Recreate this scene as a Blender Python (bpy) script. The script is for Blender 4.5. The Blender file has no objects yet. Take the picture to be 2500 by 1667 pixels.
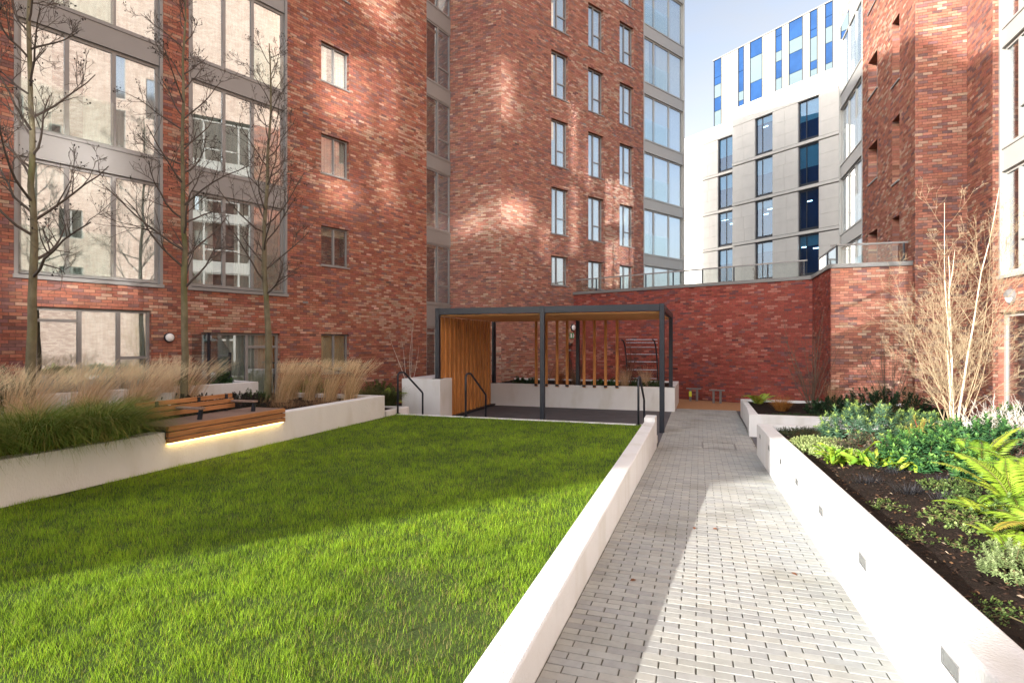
import bpy, bmesh, math, random
import numpy as np
from mathutils import Vector, Matrix

R = math.radians
rng = np.random.default_rng(7)
random.seed(7)
scene = bpy.context.scene
COL = scene.collection

# ------------------------------------------------------------------ camera, sky, sun, exposure
cd = bpy.data.cameras.new('camera')
cam = bpy.data.objects.new('camera', cd)
COL.objects.link(cam)
CAM_YAW = 18.3
cam.location = (0, 0, 1.75)
cam.rotation_euler = (R(90), 0, R(CAM_YAW))
cd.sensor_fit = 'HORIZONTAL'
cd.sensor_width = 36
cd.lens = 19.9
cd.shift_y = 0.001
cd.clip_start = 0.05
cd.clip_end = 1500
scene.camera = cam

SUN_EL = 16.1
SUN_H = Vector((-0.636, -0.772, 0)).normalized()          # horizontal direction towards the sun
world = bpy.data.worlds.new('World')
scene.world = world
world.use_nodes = True
wn, wl = world.node_tree.nodes, world.node_tree.links
wn.clear()
wo = wn.new('ShaderNodeOutputWorld')
bg = wn.new('ShaderNodeBackground')
sky = wn.new('ShaderNodeTexSky')
sky.sky_type = 'NISHITA'
sky.sun_disc = False
sky.sun_elevation = R(SUN_EL)
sky.sun_rotation = math.atan2(SUN_H.x, SUN_H.y)
sky.air_density = 1.0
sky.dust_density = 4.0
sky.ozone_density = 3.0
wc = wn.new('ShaderNodeTexCoord')
wm = wn.new('ShaderNodeMapping')
wm.inputs['Scale'].default_value = (1, 1, 2.6)
wno = wn.new('ShaderNodeTexNoise')
wno.inputs['Scale'].default_value = 1.7
wno.inputs['Detail'].default_value = 7
wno.inputs['Roughness'].default_value = 0.55
wr = wn.new('ShaderNodeMapRange')                      # thin high haze: whitens the blue in soft patches
wr.inputs[1].default_value = 0.35
wr.inputs[2].default_value = 0.70
wr.inputs[3].default_value = 0.50
wr.inputs[4].default_value = 0.97
wb = wn.new('ShaderNodeRGBToBW')
wx = wn.new('ShaderNodeMix')
wx.data_type = 'RGBA'
wl.new(wc.outputs['Generated'], wm.inputs['Vector'])
wl.new(wm.outputs[0], wno.inputs['Vector'])
wl.new(wno.outputs['Fac'], wr.inputs[0])
wl.new(sky.outputs[0], wb.inputs[0])
wl.new(wr.outputs[0], wx.inputs[0])
wl.new(sky.outputs[0], wx.inputs[6])
wl.new(wb.outputs[0], wx.inputs[7])
wl.new(wx.outputs[2], bg.inputs[0])
bg.inputs[1].default_value = 0.15
wl.new(bg.outputs[0], wo.inputs[0])

ld = bpy.data.lights.new('sun', 'SUN')
ld.energy = 3.3
ld.angle = R(0.55)
ld.color = (1.0, 0.945, 0.86)
sun = bpy.data.objects.new('sun', ld)
COL.objects.link(sun)
L = Vector((-SUN_H.x * math.cos(R(SUN_EL)), -SUN_H.y * math.cos(R(SUN_EL)), -math.sin(R(SUN_EL))))
sun.rotation_euler = L.to_track_quat('-Z', 'Y').to_euler()
sun.location = (-20, -24, 30)

vs = scene.view_settings
vs.view_transform = 'Standard'
vs.look = 'None'
vs.exposure = 1.85
vs.gamma = 1
vs.use_curve_mapping = False
scene.cycles.use_denoising = True
scene.cycles.max_bounces = 8
scene.cycles.diffuse_bounces = 4
scene.cycles.glossy_bounces = 4
scene.cycles.transparent_max_bounces = 12
scene.cycles.sample_clamp_indirect = 40.0
scene.cycles.blur_glossy = 0.0
scene.cycles.caustics_refractive = False
scene.cycles.use_guiding = True
scene.cycles.use_surface_guiding = True

# ------------------------------------------------------------------ helpers
OFF = {}


def S(o, **k):
    for a, b in k.items():
        if b is not None:
            o[a] = b
    return o


def thing(name, label, cat, loc, group=None):
    o = bpy.data.objects.new(name, None)
    o.empty_display_size = 0.2
    COL.objects.link(o)
    o.location = loc
    OFF[o] = np.array(loc, float)
    return S(o, label=label, category=cat, group=group)


def mesh_np(name, V, F, col=None, smooth=False, uv=None):
    V = np.asarray(V, np.float32).reshape(-1, 3)
    me = bpy.data.meshes.new(name)
    if isinstance(F, np.ndarray):
        n, k = F.shape
        idx = F.reshape(-1).astype(np.int32)
        st = np.arange(0, n * k, k, dtype=np.int32)
    else:
        ln = np.array([len(f) for f in F], np.int32)
        idx = np.concatenate([np.asarray(f, np.int32) for f in F])
        st = np.concatenate([[0], np.cumsum(ln)[:-1]]).astype(np.int32)
        n = len(F)
    me.vertices.add(len(V))
    me.vertices.foreach_set('co', V.reshape(-1))
    me.loops.add(len(idx))
    me.loops.foreach_set('vertex_index', idx)
    me.polygons.add(n)
    me.polygons.foreach_set('loop_start', st)
    if uv is not None:
        ul = me.uv_layers.new(name='UVMap')
        ul.data.foreach_set('uv', np.asarray(uv, np.float32)[idx].reshape(-1))
    me.update(calc_edges=True)
    if col is not None:
        col = np.asarray(col, np.float32)
        if col.ndim == 1:
            col = np.tile(col, (n, 1))
        c4 = np.ones((n, 4), np.float32)
        c4[:, :3] = col
        a = me.attributes.new('Col', 'FLOAT_COLOR', 'FACE')
        a.data.foreach_set('color', c4.reshape(-1))
    if smooth:
        me.shade_smooth()
    else:
        me.shade_flat()
    return me


def obj(name, me, mat, parent=None, label=None, cat=None, group=None, kind=None):
    o = bpy.data.objects.new(name, me)
    COL.objects.link(o)
    if mat is not None and not me.materials:
        me.materials.append(mat)
    if parent is not None:
        o.parent = parent
    return S(o, label=label, category=cat, group=group, kind=kind)


class MB:
    def __init__(s):
        s.V, s.F, s.n, s.C = [], [], 0, []

    def add(s, V, F, c=None):
        V = np.asarray(V, float).reshape(-1, 3)
        s.V.append(V)
        for f in F:
            s.F.append([int(i) + s.n for i in f])
            s.C.append(c if c is not None else (1, 1, 1))
        s.n += len(V)
        return s

    def box(s, a, b, c=None):
        x0, y0, z0 = a
        x1, y1, z1 = b
        V = [(x0, y0, z0), (x1, y0, z0), (x1, y1, z0), (x0, y1, z0), (x0, y0, z1), (x1, y0, z1), (x1, y1, z1), (x0, y1, z1)]
        return s.add(V, BOXF, c)

    def obox(s, p, d, n, a, b, c=None):
        # box in a wall frame: along d, outward n, z ; a,b = (s,o,z) corners
        V = []
        for z in (a[2], b[2]):
            for (u, v) in ((a[0], a[1]), (b[0], a[1]), (b[0], b[1]), (a[0], b[1])):
                V.append((p[0] + d[0] * u + n[0] * v, p[1] + d[1] * u + n[1] * v, z))
        return s.add(V, BOXF, c)

    def prism(s, poly, z0, z1, c=None):
        n = len(poly)
        zt = z1 if hasattr(z1, '__len__') else [z1] * n
        zb = z0 if hasattr(z0, '__len__') else [z0] * n
        V = [(p[0], p[1], zb[i]) for i, p in enumerate(poly)] + [(p[0], p[1], zt[i]) for i, p in enumerate(poly)]
        F = [list(range(n))[::-1], list(range(n, 2 * n))] + [[i, (i + 1) % n, n + (i + 1) % n, n + i] for i in range(n)]
        return s.add(V, F, c)

    def tube(s, P, r, sides=6, c=None, cap=True):
        V, F = tube(P, r, sides)
        n = len(P)
        F = [list(f) for f in F]
        if cap:
            F += [list(range(sides))[::-1], [(n - 1) * sides + i for i in range(sides)]]
        return s.add(V, F, c)

    def lathe(s, prof, ax, origin, sides=20, c=None):
        # prof: list of (r, h) along axis ax from origin
        ax = Vector(ax).normalized()
        u = ax.orthogonal().normalized()
        w = ax.cross(u)
        V, F = [], []
        for (r, h) in prof:
            for i in range(sides):
                a = 2 * math.pi * i / sides
                V.append(tuple(Vector(origin) + ax * h + (u * math.cos(a) + w * math.sin(a)) * r))
        for j in range(len(prof) - 1):
            for i in range(sides):
                k = (i + 1) % sides
                F.append([j * sides + i, j * sides + k, (j + 1) * sides + k, (j + 1) * sides + i])
        F.append(list(range(sides))[::-1])
        F.append([(len(prof) - 1) * sides + i for i in range(sides)])
        return s.add(V, F, c)

    def build(s, name, mat, parent=None, label=None, cat=None, group=None, kind=None, bevel=0, smooth=False, base=None, seg=1):
        V = np.concatenate(s.V)
        if parent is not None:
            off = OFF[parent]
            V = V - off
        else:
            if base is None:
                base = ((V[:, 0].min() + V[:, 0].max()) / 2, (V[:, 1].min() + V[:, 1].max()) / 2, V[:, 2].min())
            off = np.array(base, float)
            V = V - off
        usecol = any(c != (1, 1, 1) for c in s.C)
        me = mesh_np(name, V, s.F, col=np.array(s.C) if usecol else None)
        if bevel:
            bm = bmesh.new()
            bm.from_mesh(me)
            bmesh.ops.recalc_face_normals(bm, faces=bm.faces)
            es = [e for e in bm.edges if len(e.link_faces) == 2 and e.calc_face_angle(0) > 0.3]
            bmesh.ops.bevel(bm, geom=es, offset=bevel, segments=seg, affect='EDGES', profile=0.5, clamp_overlap=True)
            bm.to_mesh(me)
            bm.free()
        else:
            bm = bmesh.new()
            bm.from_mesh(me)
            bmesh.ops.recalc_face_normals(bm, faces=bm.faces)
            bm.to_mesh(me)
            bm.free()
        if smooth:
            me.shade_smooth()
        o = obj(name, me, mat, parent, label, cat, group, kind)
        if parent is None:
            o.location = off
            OFF[o] = off
        else:
            OFF[o] = off
        return o


BOXF = [(3, 2, 1, 0), (4, 5, 6, 7), (0, 1, 5, 4), (1, 2, 6, 5), (2, 3, 7, 6), (3, 0, 4, 7)]


def tube(P, r, sides=6):
    P = np.asarray(P, float)
    n = len(P)
    r = np.broadcast_to(np.asarray(r, float), (n,))
    T = np.zeros_like(P)
    T[1:-1] = P[2:] - P[:-2]
    T[0] = P[1] - P[0]
    T[-1] = P[-1] - P[-2]
    T /= np.linalg.norm(T, axis=1)[:, None] + 1e-9
    up = np.array([0, 0, 1.0]) if abs(T[0][2]) < 0.9 else np.array([1.0, 0, 0])
    u = np.cross(up, T[0])
    u /= np.linalg.norm(u)
    V = np.zeros((n, sides, 3))
    a = np.arange(sides) * 2 * math.pi / sides
    for i in range(n):
        u = u - T[i] * np.dot(u, T[i])
        u /= np.linalg.norm(u) + 1e-9
        w = np.cross(T[i], u)
        V[i] = P[i] + r[i] * (np.cos(a)[:, None] * u + np.sin(a)[:, None] * w)
    i = np.arange(n - 1)[:, None] * sides
    j = np.arange(sides)[None]
    k = (j + 1) % sides
    F = np.stack([i + j, i + k, i + sides + k, i + sides + j], -1).reshape(-1, 4)
    return V.reshape(-1, 3), F


class BIG:
    """numpy accumulator of one face size"""
    def __init__(s):
        s.V, s.F, s.C, s.n = [], [], [], 0

    def add(s, V, F, c):
        V = np.asarray(V).reshape(-1, 3)
        s.V.append(V)
        s.F.append(np.asarray(F) + s.n)
        c = np.asarray(c, float)
        if c.ndim == 1:
            c = np.tile(c, (len(F), 1))
        s.C.append(c)
        s.n += len(V)

    def build(s, name, mat, parent=None, base=None, smooth=False, **k):
        V = np.concatenate(s.V)
        if parent is not None:
            off = OFF[parent]
        else:
            off = np.array(base if base is not None else ((V[:, 0].min() + V[:, 0].max()) / 2, (V[:, 1].min() + V[:, 1].max()) / 2, V[:, 2].min()), float)
        me = mesh_np(name, V - off, np.concatenate(s.F), np.concatenate(s.C), smooth)
        o = obj(name, me, mat, parent, **k)
        if parent is None:
            o.location = off
        OFF[o] = off
        return o


# ------------------------------------------------------------------ materials
def nodes(name):
    m = bpy.data.materials.new(name)
    m.use_nodes = True
    nt = m.node_tree
    nt.nodes.clear()
    out = nt.nodes.new('ShaderNodeOutputMaterial')
    return m, nt.nodes, nt.links, out


def mat(name, base=(0.5, 0.5, 0.5), rough=0.7, var=0.12, scale=6.0, bump=0.0, bscale=60.0, metal=0.0, attr=False, stretch=None,
        spec=0.4, transl=0.0, dirt=None, dirtscale=1.3, dirtamt=0.5, det=6, objc=False):
    m, N, Lk, out = nodes(name)
    p = N.new('ShaderNodeBsdfPrincipled')
    p.inputs['Roughness'].default_value = rough
    p.inputs['Metallic'].default_value = metal
    p.inputs['Specular IOR Level'].default_value = spec
    if objc:
        tc = N.new('ShaderNodeTexCoord').outputs['Object']
    else:
        tc = N.new('ShaderNodeNewGeometry').outputs['Position']
    if stretch:
        mp = N.new('ShaderNodeMapping')
        mp.inputs['Scale'].default_value = stretch
        Lk.new(tc, mp.inputs['Vector'])
        tc = mp.outputs[0]
    nz = N.new('ShaderNodeTexNoise')
    nz.inputs['Scale'].default_value = scale
    nz.inputs['Detail'].default_value = det
    nz.inputs['Roughness'].default_value = 0.6
    Lk.new(tc, nz.inputs['Vector'])
    mr = N.new('ShaderNodeMapRange')
    mr.inputs[1].default_value = 0.25
    mr.inputs[2].default_value = 0.75
    mr.inputs[3].default_value = 1 - var
    mr.inputs[4].default_value = 1 + var
    Lk.new(nz.outputs['Fac'], mr.inputs[0])
    mx = N.new('ShaderNodeMix')
    mx.data_type = 'RGBA'
    mx.blend_type = 'MULTIPLY'
    mx.inputs[0].default_value = 1
    if attr:
        at = N.new('ShaderNodeAttribute')
        at.attribute_name = 'Col'
        Lk.new(at.outputs['Color'], mx.inputs[6])
    else:
        mx.inputs[6].default_value = (*base, 1)
    Lk.new(mr.outputs[0], mx.inputs[7])
    colr = mx.outputs[2]
    if dirt:
        n2 = N.new('ShaderNodeTexNoise')
        n2.inputs['Scale'].default_value = dirtscale
        n2.inputs['Detail'].default_value = 8
        Lk.new(tc, n2.inputs['Vector'])
        r2 = N.new('ShaderNodeMapRange')
        r2.inputs[1].default_value = 0.52
        r2.inputs[2].default_value = 0.75
        r2.inputs[4].default_value = dirtamt
        Lk.new(n2.outputs['Fac'], r2.inputs[0])
        m2 = N.new('ShaderNodeMix')
        m2.data_type = 'RGBA'
        m2.inputs[7].default_value = (*dirt, 1)
        Lk.new(r2.outputs[0], m2.inputs[0])
        Lk.new(colr, m2.inputs[6])
        colr = m2.outputs[2]
    Lk.new(colr, p.inputs['Base Color'])
    if bump:
        nb = N.new('ShaderNodeTexNoise')
        nb.inputs['Scale'].default_value = bscale
        nb.inputs['Detail'].default_value = 5
        Lk.new(tc, nb.inputs['Vector'])
        bp = N.new('ShaderNodeBump')
        bp.inputs['Strength'].default_value = bump
        bp.inputs['Distance'].default_value = 0.02
        Lk.new(nb.outputs['Fac'], bp.inputs['Height'])
        Lk.new(bp.outputs[0], p.inputs['Normal'])
    sh = p.outputs[0]
    if transl:
        t = N.new('ShaderNodeBsdfTranslucent')
        Lk.new(colr, t.inputs['Color'])
        ms = N.new('ShaderNodeMixShader')
        ms.inputs[0].default_value = transl
        Lk.new(sh, ms.inputs[1])
        Lk.new(t.outputs[0], ms.inputs[2])
        sh = ms.outputs[0]
    Lk.new(sh, out.inputs[0])
    return m


def glass_mat(name, tint=(0.9, 0.95, 0.95), base=0.16, rough=0.012, wav=0.0):
    m, N, Lk, out = nodes(name)
    g = N.new('ShaderNodeBsdfGlossy')
    g.inputs['Roughness'].default_value = rough
    g.inputs['Color'].default_value = (0.95, 0.97, 1, 1)
    t = N.new('ShaderNodeBsdfTransparent')
    t.inputs['Color'].default_value = (*tint, 1)
    lw = N.new('ShaderNodeLayerWeight')
    lw.inputs[0].default_value = 0.5
    pw = N.new('ShaderNodeMath')
    pw.operation = 'POWER'
    pw.inputs[1].default_value = 4.0
    Lk.new(lw.outputs['Facing'], pw.inputs[0])
    mr = N.new('ShaderNodeMapRange')
    mr.inputs[3].default_value = base
    mr.inputs[4].default_value = 0.95
    Lk.new(pw.outputs[0], mr.inputs[0])
    ms = N.new('ShaderNodeMixShader')
    Lk.new(mr.outputs[0], ms.inputs[0])
    Lk.new(t.outputs[0], ms.inputs[1])
    Lk.new(g.outputs[0], ms.inputs[2])
    if wav:
        nz = N.new('ShaderNodeTexNoise')
        nz.inputs['Scale'].default_value = 0.9
        nz.inputs['Detail'].default_value = 1
        Lk.new(N.new('ShaderNodeNewGeometry').outputs['Position'], nz.inputs['Vector'])
        bp = N.new('ShaderNodeBump')
        bp.inputs['Strength'].default_value = wav
        bp.inputs['Distance'].default_value = 0.05
        Lk.new(nz.outputs['Fac'], bp.inputs['Height'])
        Lk.new(bp.outputs[0], g.inputs['Normal'])
    Lk.new(ms.outputs[0], out.inputs[0])
    return m


def emit(name, colr, st):
    m, N, Lk, out = nodes(name)
    e = N.new('ShaderNodeEmission')
    e.inputs[0].default_value = (*colr, 1)
    e.inputs[1].default_value = st
    Lk.new(e.outputs[0], out.inputs[0])
    return m


def brickpaint(name):
    m, N, Lk, out = nodes(name)
    p = N.new('ShaderNodeBsdfPrincipled')
    p.inputs['Roughness'].default_value = 0.85
    uv = N.new('ShaderNodeUVMap')
    b = N.new('ShaderNodeTexBrick')
    b.inputs['Scale'].default_value = 1
    b.inputs['Brick Width'].default_value = 0.225
    b.inputs['Row Height'].default_value = 0.075
    b.inputs['Mortar Size'].default_value = 0.006
    b.inputs['Color1'].default_value = (0.43, 0.30, 0.24, 1)
    b.inputs['Color2'].default_value = (0.66, 0.53, 0.45, 1)
    b.inputs['Mortar'].default_value = (0.42, 0.35, 0.30, 1)
    Lk.new(uv.outputs[0], b.inputs['Vector'])
    Lk.new(b.outputs[0], p.inputs['Base Color'])
    Lk.new(p.outputs[0], out.inputs[0])
    return m


M = {}
M['brick'] = mat('brick', attr=True, rough=0.9, var=0.2, scale=22, bump=0.3, bscale=120, spec=0.12)
M['mortar'] = mat('mortar', (0.12, 0.082, 0.066), 0.95, 0.2, 9, 0.3, 200, spec=0.1)
M['brickpaint'] = brickpaint('brick_far')
M['render'] = mat('white_render', (0.72, 0.73, 0.74), 0.8, 0.035, 3, 0.35, 60, spec=0.2, dirt=(0.50, 0.48, 0.41), dirtscale=1.9, dirtamt=0.5, stretch=(1, 1, 0.45))
M['metal'] = mat('grey_window_metal', (0.26, 0.25, 0.243), 0.42, 0.04, 2, 0, spec=0.5)
M['metal_light'] = mat('pale_window_metal', (0.38, 0.375, 0.355), 0.4, 0.03, 2, 0, spec=0.5)
M['metal_dark'] = mat('anthracite_metal', (0.013, 0.017, 0.027), 0.42, 0.06, 3, 0, spec=0.5)
M['gasket'] = mat('black_gasket', (0.02, 0.02, 0.02), 0.6, 0.05, 3)
M['curtain'] = mat('pale_curtain', (0.84, 0.81, 0.74), 0.9, 0.06, 4, 0, transl=0.3)
M['blind'] = mat('roller_blind', (0.55, 0.58, 0.50), 0.9, 0.05, 2)
M['blind_dark'] = mat('roller_blind_cream', (0.62, 0.58, 0.42), 0.9, 0.05, 2)
M['interior'] = mat('room_interior', (0.10, 0.09, 0.085), 0.9, 0.15, 1)
M['interior_sky_blue'] = mat('office_sky_blue', (0.035, 0.065, 0.13), 0.9, 0.25, 0.6)  # reflected blue of the sky put into the room colour
M['glass'] = glass_mat('window_glass', base=0.29, wav=0.01)
M['glass_mirror'] = glass_mat('sun_mirror_glass', base=0.85, rough=0.085)  # strongly reflecting panes, added to bounce sun onto the shaded fronts
M['glass_office'] = glass_mat('office_glass', tint=(0.50, 0.70, 0.85), base=0.09, wav=0.01)
M['glass_blue'] = mat('blue_glass', (0.012, 0.050, 0.15), 0.5, 0.3, 0.5, spec=0.12)
M['glass_clear'] = glass_mat('clear_glass', tint=(0.93, 0.96, 0.95), base=0.06)
M['glass_screen'] = glass_mat('screen_glass', tint=(0.66, 0.76, 0.78), base=0.28)
M['frost'] = mat('obscured_glass', (0.125, 0.165, 0.180), 0.7, 0.05, 0.6, spec=0.05)
M['stone'] = mat('limestone', (0.68, 0.635, 0.58), 0.8, 0.06, 1.2, 0.1, 30)
M['stone_gap'] = mat('stone_joint', (0.16, 0.15, 0.14), 0.9, 0.05, 1)
M['cream'] = mat('cream_panel', (0.29, 0.275, 0.23), 0.5, 0.02, 1)
M['cedar'] = mat('cedar_slat', (0.62, 0.275, 0.085), 0.6, 0.45, 3.0, 0.25, 40, stretch=(9, 9, 0.7), spec=0.3, dirt=(0.16, 0.055, 0.018), dirtscale=2.2, dirtamt=0.7)
M['cedar_x'] = mat('cedar_roof_slat', (0.72, 0.37, 0.14), 0.6, 0.35, 3.0, 0.2, 40, stretch=(0.7, 9, 9), spec=0.3)
M['larch'] = mat('bench_timber', (0.40, 0.185, 0.075), 0.62, 0.35, 3.0, 0.25, 40, stretch=(9, 0.7, 9), spec=0.3, dirt=(0.17, 0.07, 0.03), dirtscale=1.2, dirtamt=0.7)
M['larch_grey'] = mat('weathered_bench_timber', (0.235, 0.165, 0.135), 0.7, 0.25, 3.0, 0.25, 40, stretch=(9, 0.7, 9), spec=0.3)
M['asphalt'] = mat('asphalt', (0.115, 0.112, 0.125), 0.9, 0.18, 3, 0.3, 150, spec=0.2)
M['rubber'] = mat('orange_safety_surface', (0.42, 0.235, 0.125), 0.95, 0.1, 14, 0.3, 200, spec=0.1)
M['paver'] = mat('paving_block', attr=True, rough=0.85, var=0.10, scale=14, bump=0.3, bscale=160, spec=0.2, dirt=(0.20, 0.19, 0.15), dirtscale=1.1, dirtamt=0.55)
M['joint'] = mat('paving_joint', (0.13, 0.125, 0.095), 0.95, 0.35, 12, 0.4, 90)
M['lawn'] = mat('lawn_soil', (0.045, 0.075, 0.012), 0.95, 0.35, 6, 0.4, 60)
M['grass'] = mat('grass_blades', attr=True, rough=0.6, var=0.1, scale=2, transl=0.5, spec=0.15)
M['leaf'] = mat('leaves', attr=True, rough=0.5, var=0.12, scale=9, transl=0.28, spec=0.4)
M['dry'] = mat('dry_grass', attr=True, rough=0.8, var=0.12, scale=6, transl=0.4, spec=0.2)
M['soil'] = mat('mulch', (0.019, 0.0125, 0.0095), 0.95, 0.5, 14, 0.9, 45, spec=0.15)
M['chip'] = mat('bark_chip', attr=True, rough=0.95, var=0.2, scale=20, spec=0.15)
M['bark'] = mat('alder_bark', (0.165, 0.145, 0.095), 0.9, 0.4, 7, 0.6, 40, stretch=(1, 1, 0.6), spec=0.2, dirt=(0.10, 0.12, 0.03), dirtscale=2.5, dirtamt=0.75)
M['twig'] = mat('twig_bark', (0.095, 0.078, 0.068), 0.9, 0.25, 7, spec=0.2)
M['cone'] = mat('alder_cone', (0.018, 0.014, 0.013), 0.9, 0.2, 9)
M['birch'] = mat('pale_birch_bark', (0.72, 0.62, 0.48), 0.8, 0.2, 14, 0.3, 30, stretch=(1, 1, 4), spec=0.2)
M['birchtwig'] = mat('birch_twig', (0.40, 0.31, 0.20), 0.85, 0.2, 9, spec=0.2)
M['redtwig'] = mat('red_shrub_stem', (0.17, 0.085, 0.06), 0.85, 0.25, 9, spec=0.2)
M['browntwig'] = mat('brown_shrub_stem', (0.14, 0.10, 0.075), 0.85, 0.25, 9, spec=0.2)
M['whitetwig'] = mat('bleached_stem', (0.66, 0.62, 0.56), 0.85, 0.15, 9, spec=0.2)
M['steel'] = mat('stainless_steel', (0.50, 0.51, 0.52), 0.28, 0.08, 5, metal=0.9)
M['lens'] = mat('lamp_lens', (0.16, 0.17, 0.17), 0.2, 0.25, 25, spec=0.6)
M['coping'] = mat('grey_coping', (0.19, 0.185, 0.18), 0.45, 0.05, 2)
M['opal'] = mat('opal_lamp', (0.85, 0.85, 0.84), 0.35, 0.01, 2)
M['concrete'] = mat('kerb_concrete', (0.62, 0.61, 0.58), 0.85, 0.08, 8, 0.2, 90)
M['roof'] = mat('roofing', (0.12, 0.12, 0.12), 0.9, 0.1, 1)
M['ground'] = mat('ground', (0.16, 0.155, 0.15), 0.95, 0.15, 0.8)
M['led'] = emit('warm_led', (1.0, 0.66, 0.20), 3.6)
M['office_lamp'] = emit('office_lamp', (1.0, 0.95, 0.85), 5.0)
M['exit_green'] = mat('exit_green', (0.02, 0.30, 0.13), 0.4, 0.02, 2)
M['yellow'] = mat('yellow_green_tag', (0.62, 0.68, 0.05), 0.5, 0.05, 2)

CAYAW = R(CAM_YAW)


def project(P):
    P = np.asarray(P, float)
    ca, sa = math.cos(CAYAW), math.sin(CAYAW)
    zc = -sa * P[..., 0] + ca * P[..., 1]
    xc = ca * P[..., 0] + sa * P[..., 1]
    zc = np.where(zc < 0.2, 0.2, zc)
    return 1250 + 1382 * xc / zc, 836 - 1382 * (P[..., 2] - 1.75) / zc, zc


# ------------------------------------------------------------------ brick walls
PAL = {
    'A': dict(c=[(0.45, 0.125, 0.065), (0.52, 0.175, 0.090), (0.36, 0.105, 0.066), (0.66, 0.38, 0.23), (0.225, 0.112, 0.098), (0.56, 0.235, 0.125)],
              p=[0.26, 0.20, 0.19, 0.14, 0.12, 0.09]),
    'B': dict(c=[(0.45, 0.150, 0.092), (0.51, 0.20, 0.120), (0.37, 0.125, 0.085), (0.63, 0.38, 0.25), (0.25, 0.13, 0.11), (0.55, 0.255, 0.15)],
              p=[0.26, 0.21, 0.19, 0.13, 0.12, 0.09]),
    'C': dict(c=[(0.36, 0.078, 0.048), (0.42, 0.108, 0.064), (0.29, 0.070, 0.050), (0.52, 0.23, 0.15), (0.15, 0.085, 0.085), (0.45, 0.14, 0.085)],
              p=[0.38, 0.22, 0.18, 0.05, 0.11, 0.06]),
    'D': dict(c=[(0.43, 0.135, 0.078), (0.50, 0.18, 0.105), (0.335, 0.105, 0.068), (0.62, 0.37, 0.235), (0.18, 0.10, 0.095), (0.53, 0.24, 0.14)],
              p=[0.32, 0.22, 0.18, 0.09, 0.11, 0.08]),
}


def pal_cols(pal):
    c = np.array(PAL[pal]['c'])
    m = (c * np.array(PAL[pal]['p'])[:, None]).sum(0)
    return (m + (c - m) * 0.64) * np.array({'A': (0.76, 0.91, 1.11), 'B': (0.79, 0.96, 1.13), 'C': (0.76, 0.78, 0.94), 'D': (0.80, 0.96, 1.13)}[pal])


def pick_cols(pal, n, field, g):
    c = pal_cols(pal)
    p = np.array(PAL[pal]['p'])
    P = np.tile(p, (n, 1))
    P[:, 3] *= np.exp(1.5 * field)
    P[:, 4] *= np.exp(-1.3 * field)
    P[:, 2] *= np.exp(-0.6 * field)
    P /= P.sum(1)[:, None]
    u = g.random(n)[:, None]
    k = (np.cumsum(P, 1) < u).sum(1).clip(0, len(c) - 1)
    col = c[k] * (1 + g.normal(0, 0.12, (n, 1))) * (1 + g.normal(0, 0.03, (n, 3)))
    return np.clip(col, 0.01, 0.9), k


class Wall:
    def __init__(s, p, d, L, z0, z1):
        s.p = np.array(p, float)
        d = np.array(d, float)
        s.d = d / np.linalg.norm(d)
        s.n = np.array([-s.d[1], s.d[0]])
        s.L, s.z0, s.z1 = L, z0, z1
        s.op = []

    def pt(s, u, o, z):
        u, o, z = np.broadcast_arrays(np.asarray(u, float), np.asarray(o, float), np.asarray(z, float))
        return np.stack([s.p[0] + s.d[0] * u + s.n[0] * o, s.p[1] + s.d[1] * u + s.n[1] * o, z], -1)

    def box(s, mb, u0, u1, o0, o1, z0, z1, c=None):
        mb.obox(s.p, s.d, s.n, (u0, o0, z0), (u1, o1, z1), c)
        return mb


BRICK_POOL = {}


def brick_single(pal, ci, g):
    key = (pal, ci)
    if key not in BRICK_POOL:
        c = np.clip(pal_cols(pal)[ci % 6] * (1 + g.normal(0, 0.1)), 0.01, 0.9)
        h, w, t = 0.0325, 0.1075, 0.012
        V = [(-w, 0, -h), (w, 0, -h), (w, 0, h), (-w, 0, h), (-w, -t, -h), (w, -t, -h), (w, -t, h), (-w, -t, h)]
        F = [(1, 0, 3, 2), (0, 1, 5, 4), (1, 2, 6, 5), (2, 3, 7, 6), (3, 0, 4, 7)]
        me = mesh_np('brick', V, F, np.tile(c, (5, 1)))
        me.materials.append(M['brick'])
        BRICK_POOL[key] = me
    return BRICK_POOL[key]


def snap(z):
    return round(z / 0.075) * 0.075


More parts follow.
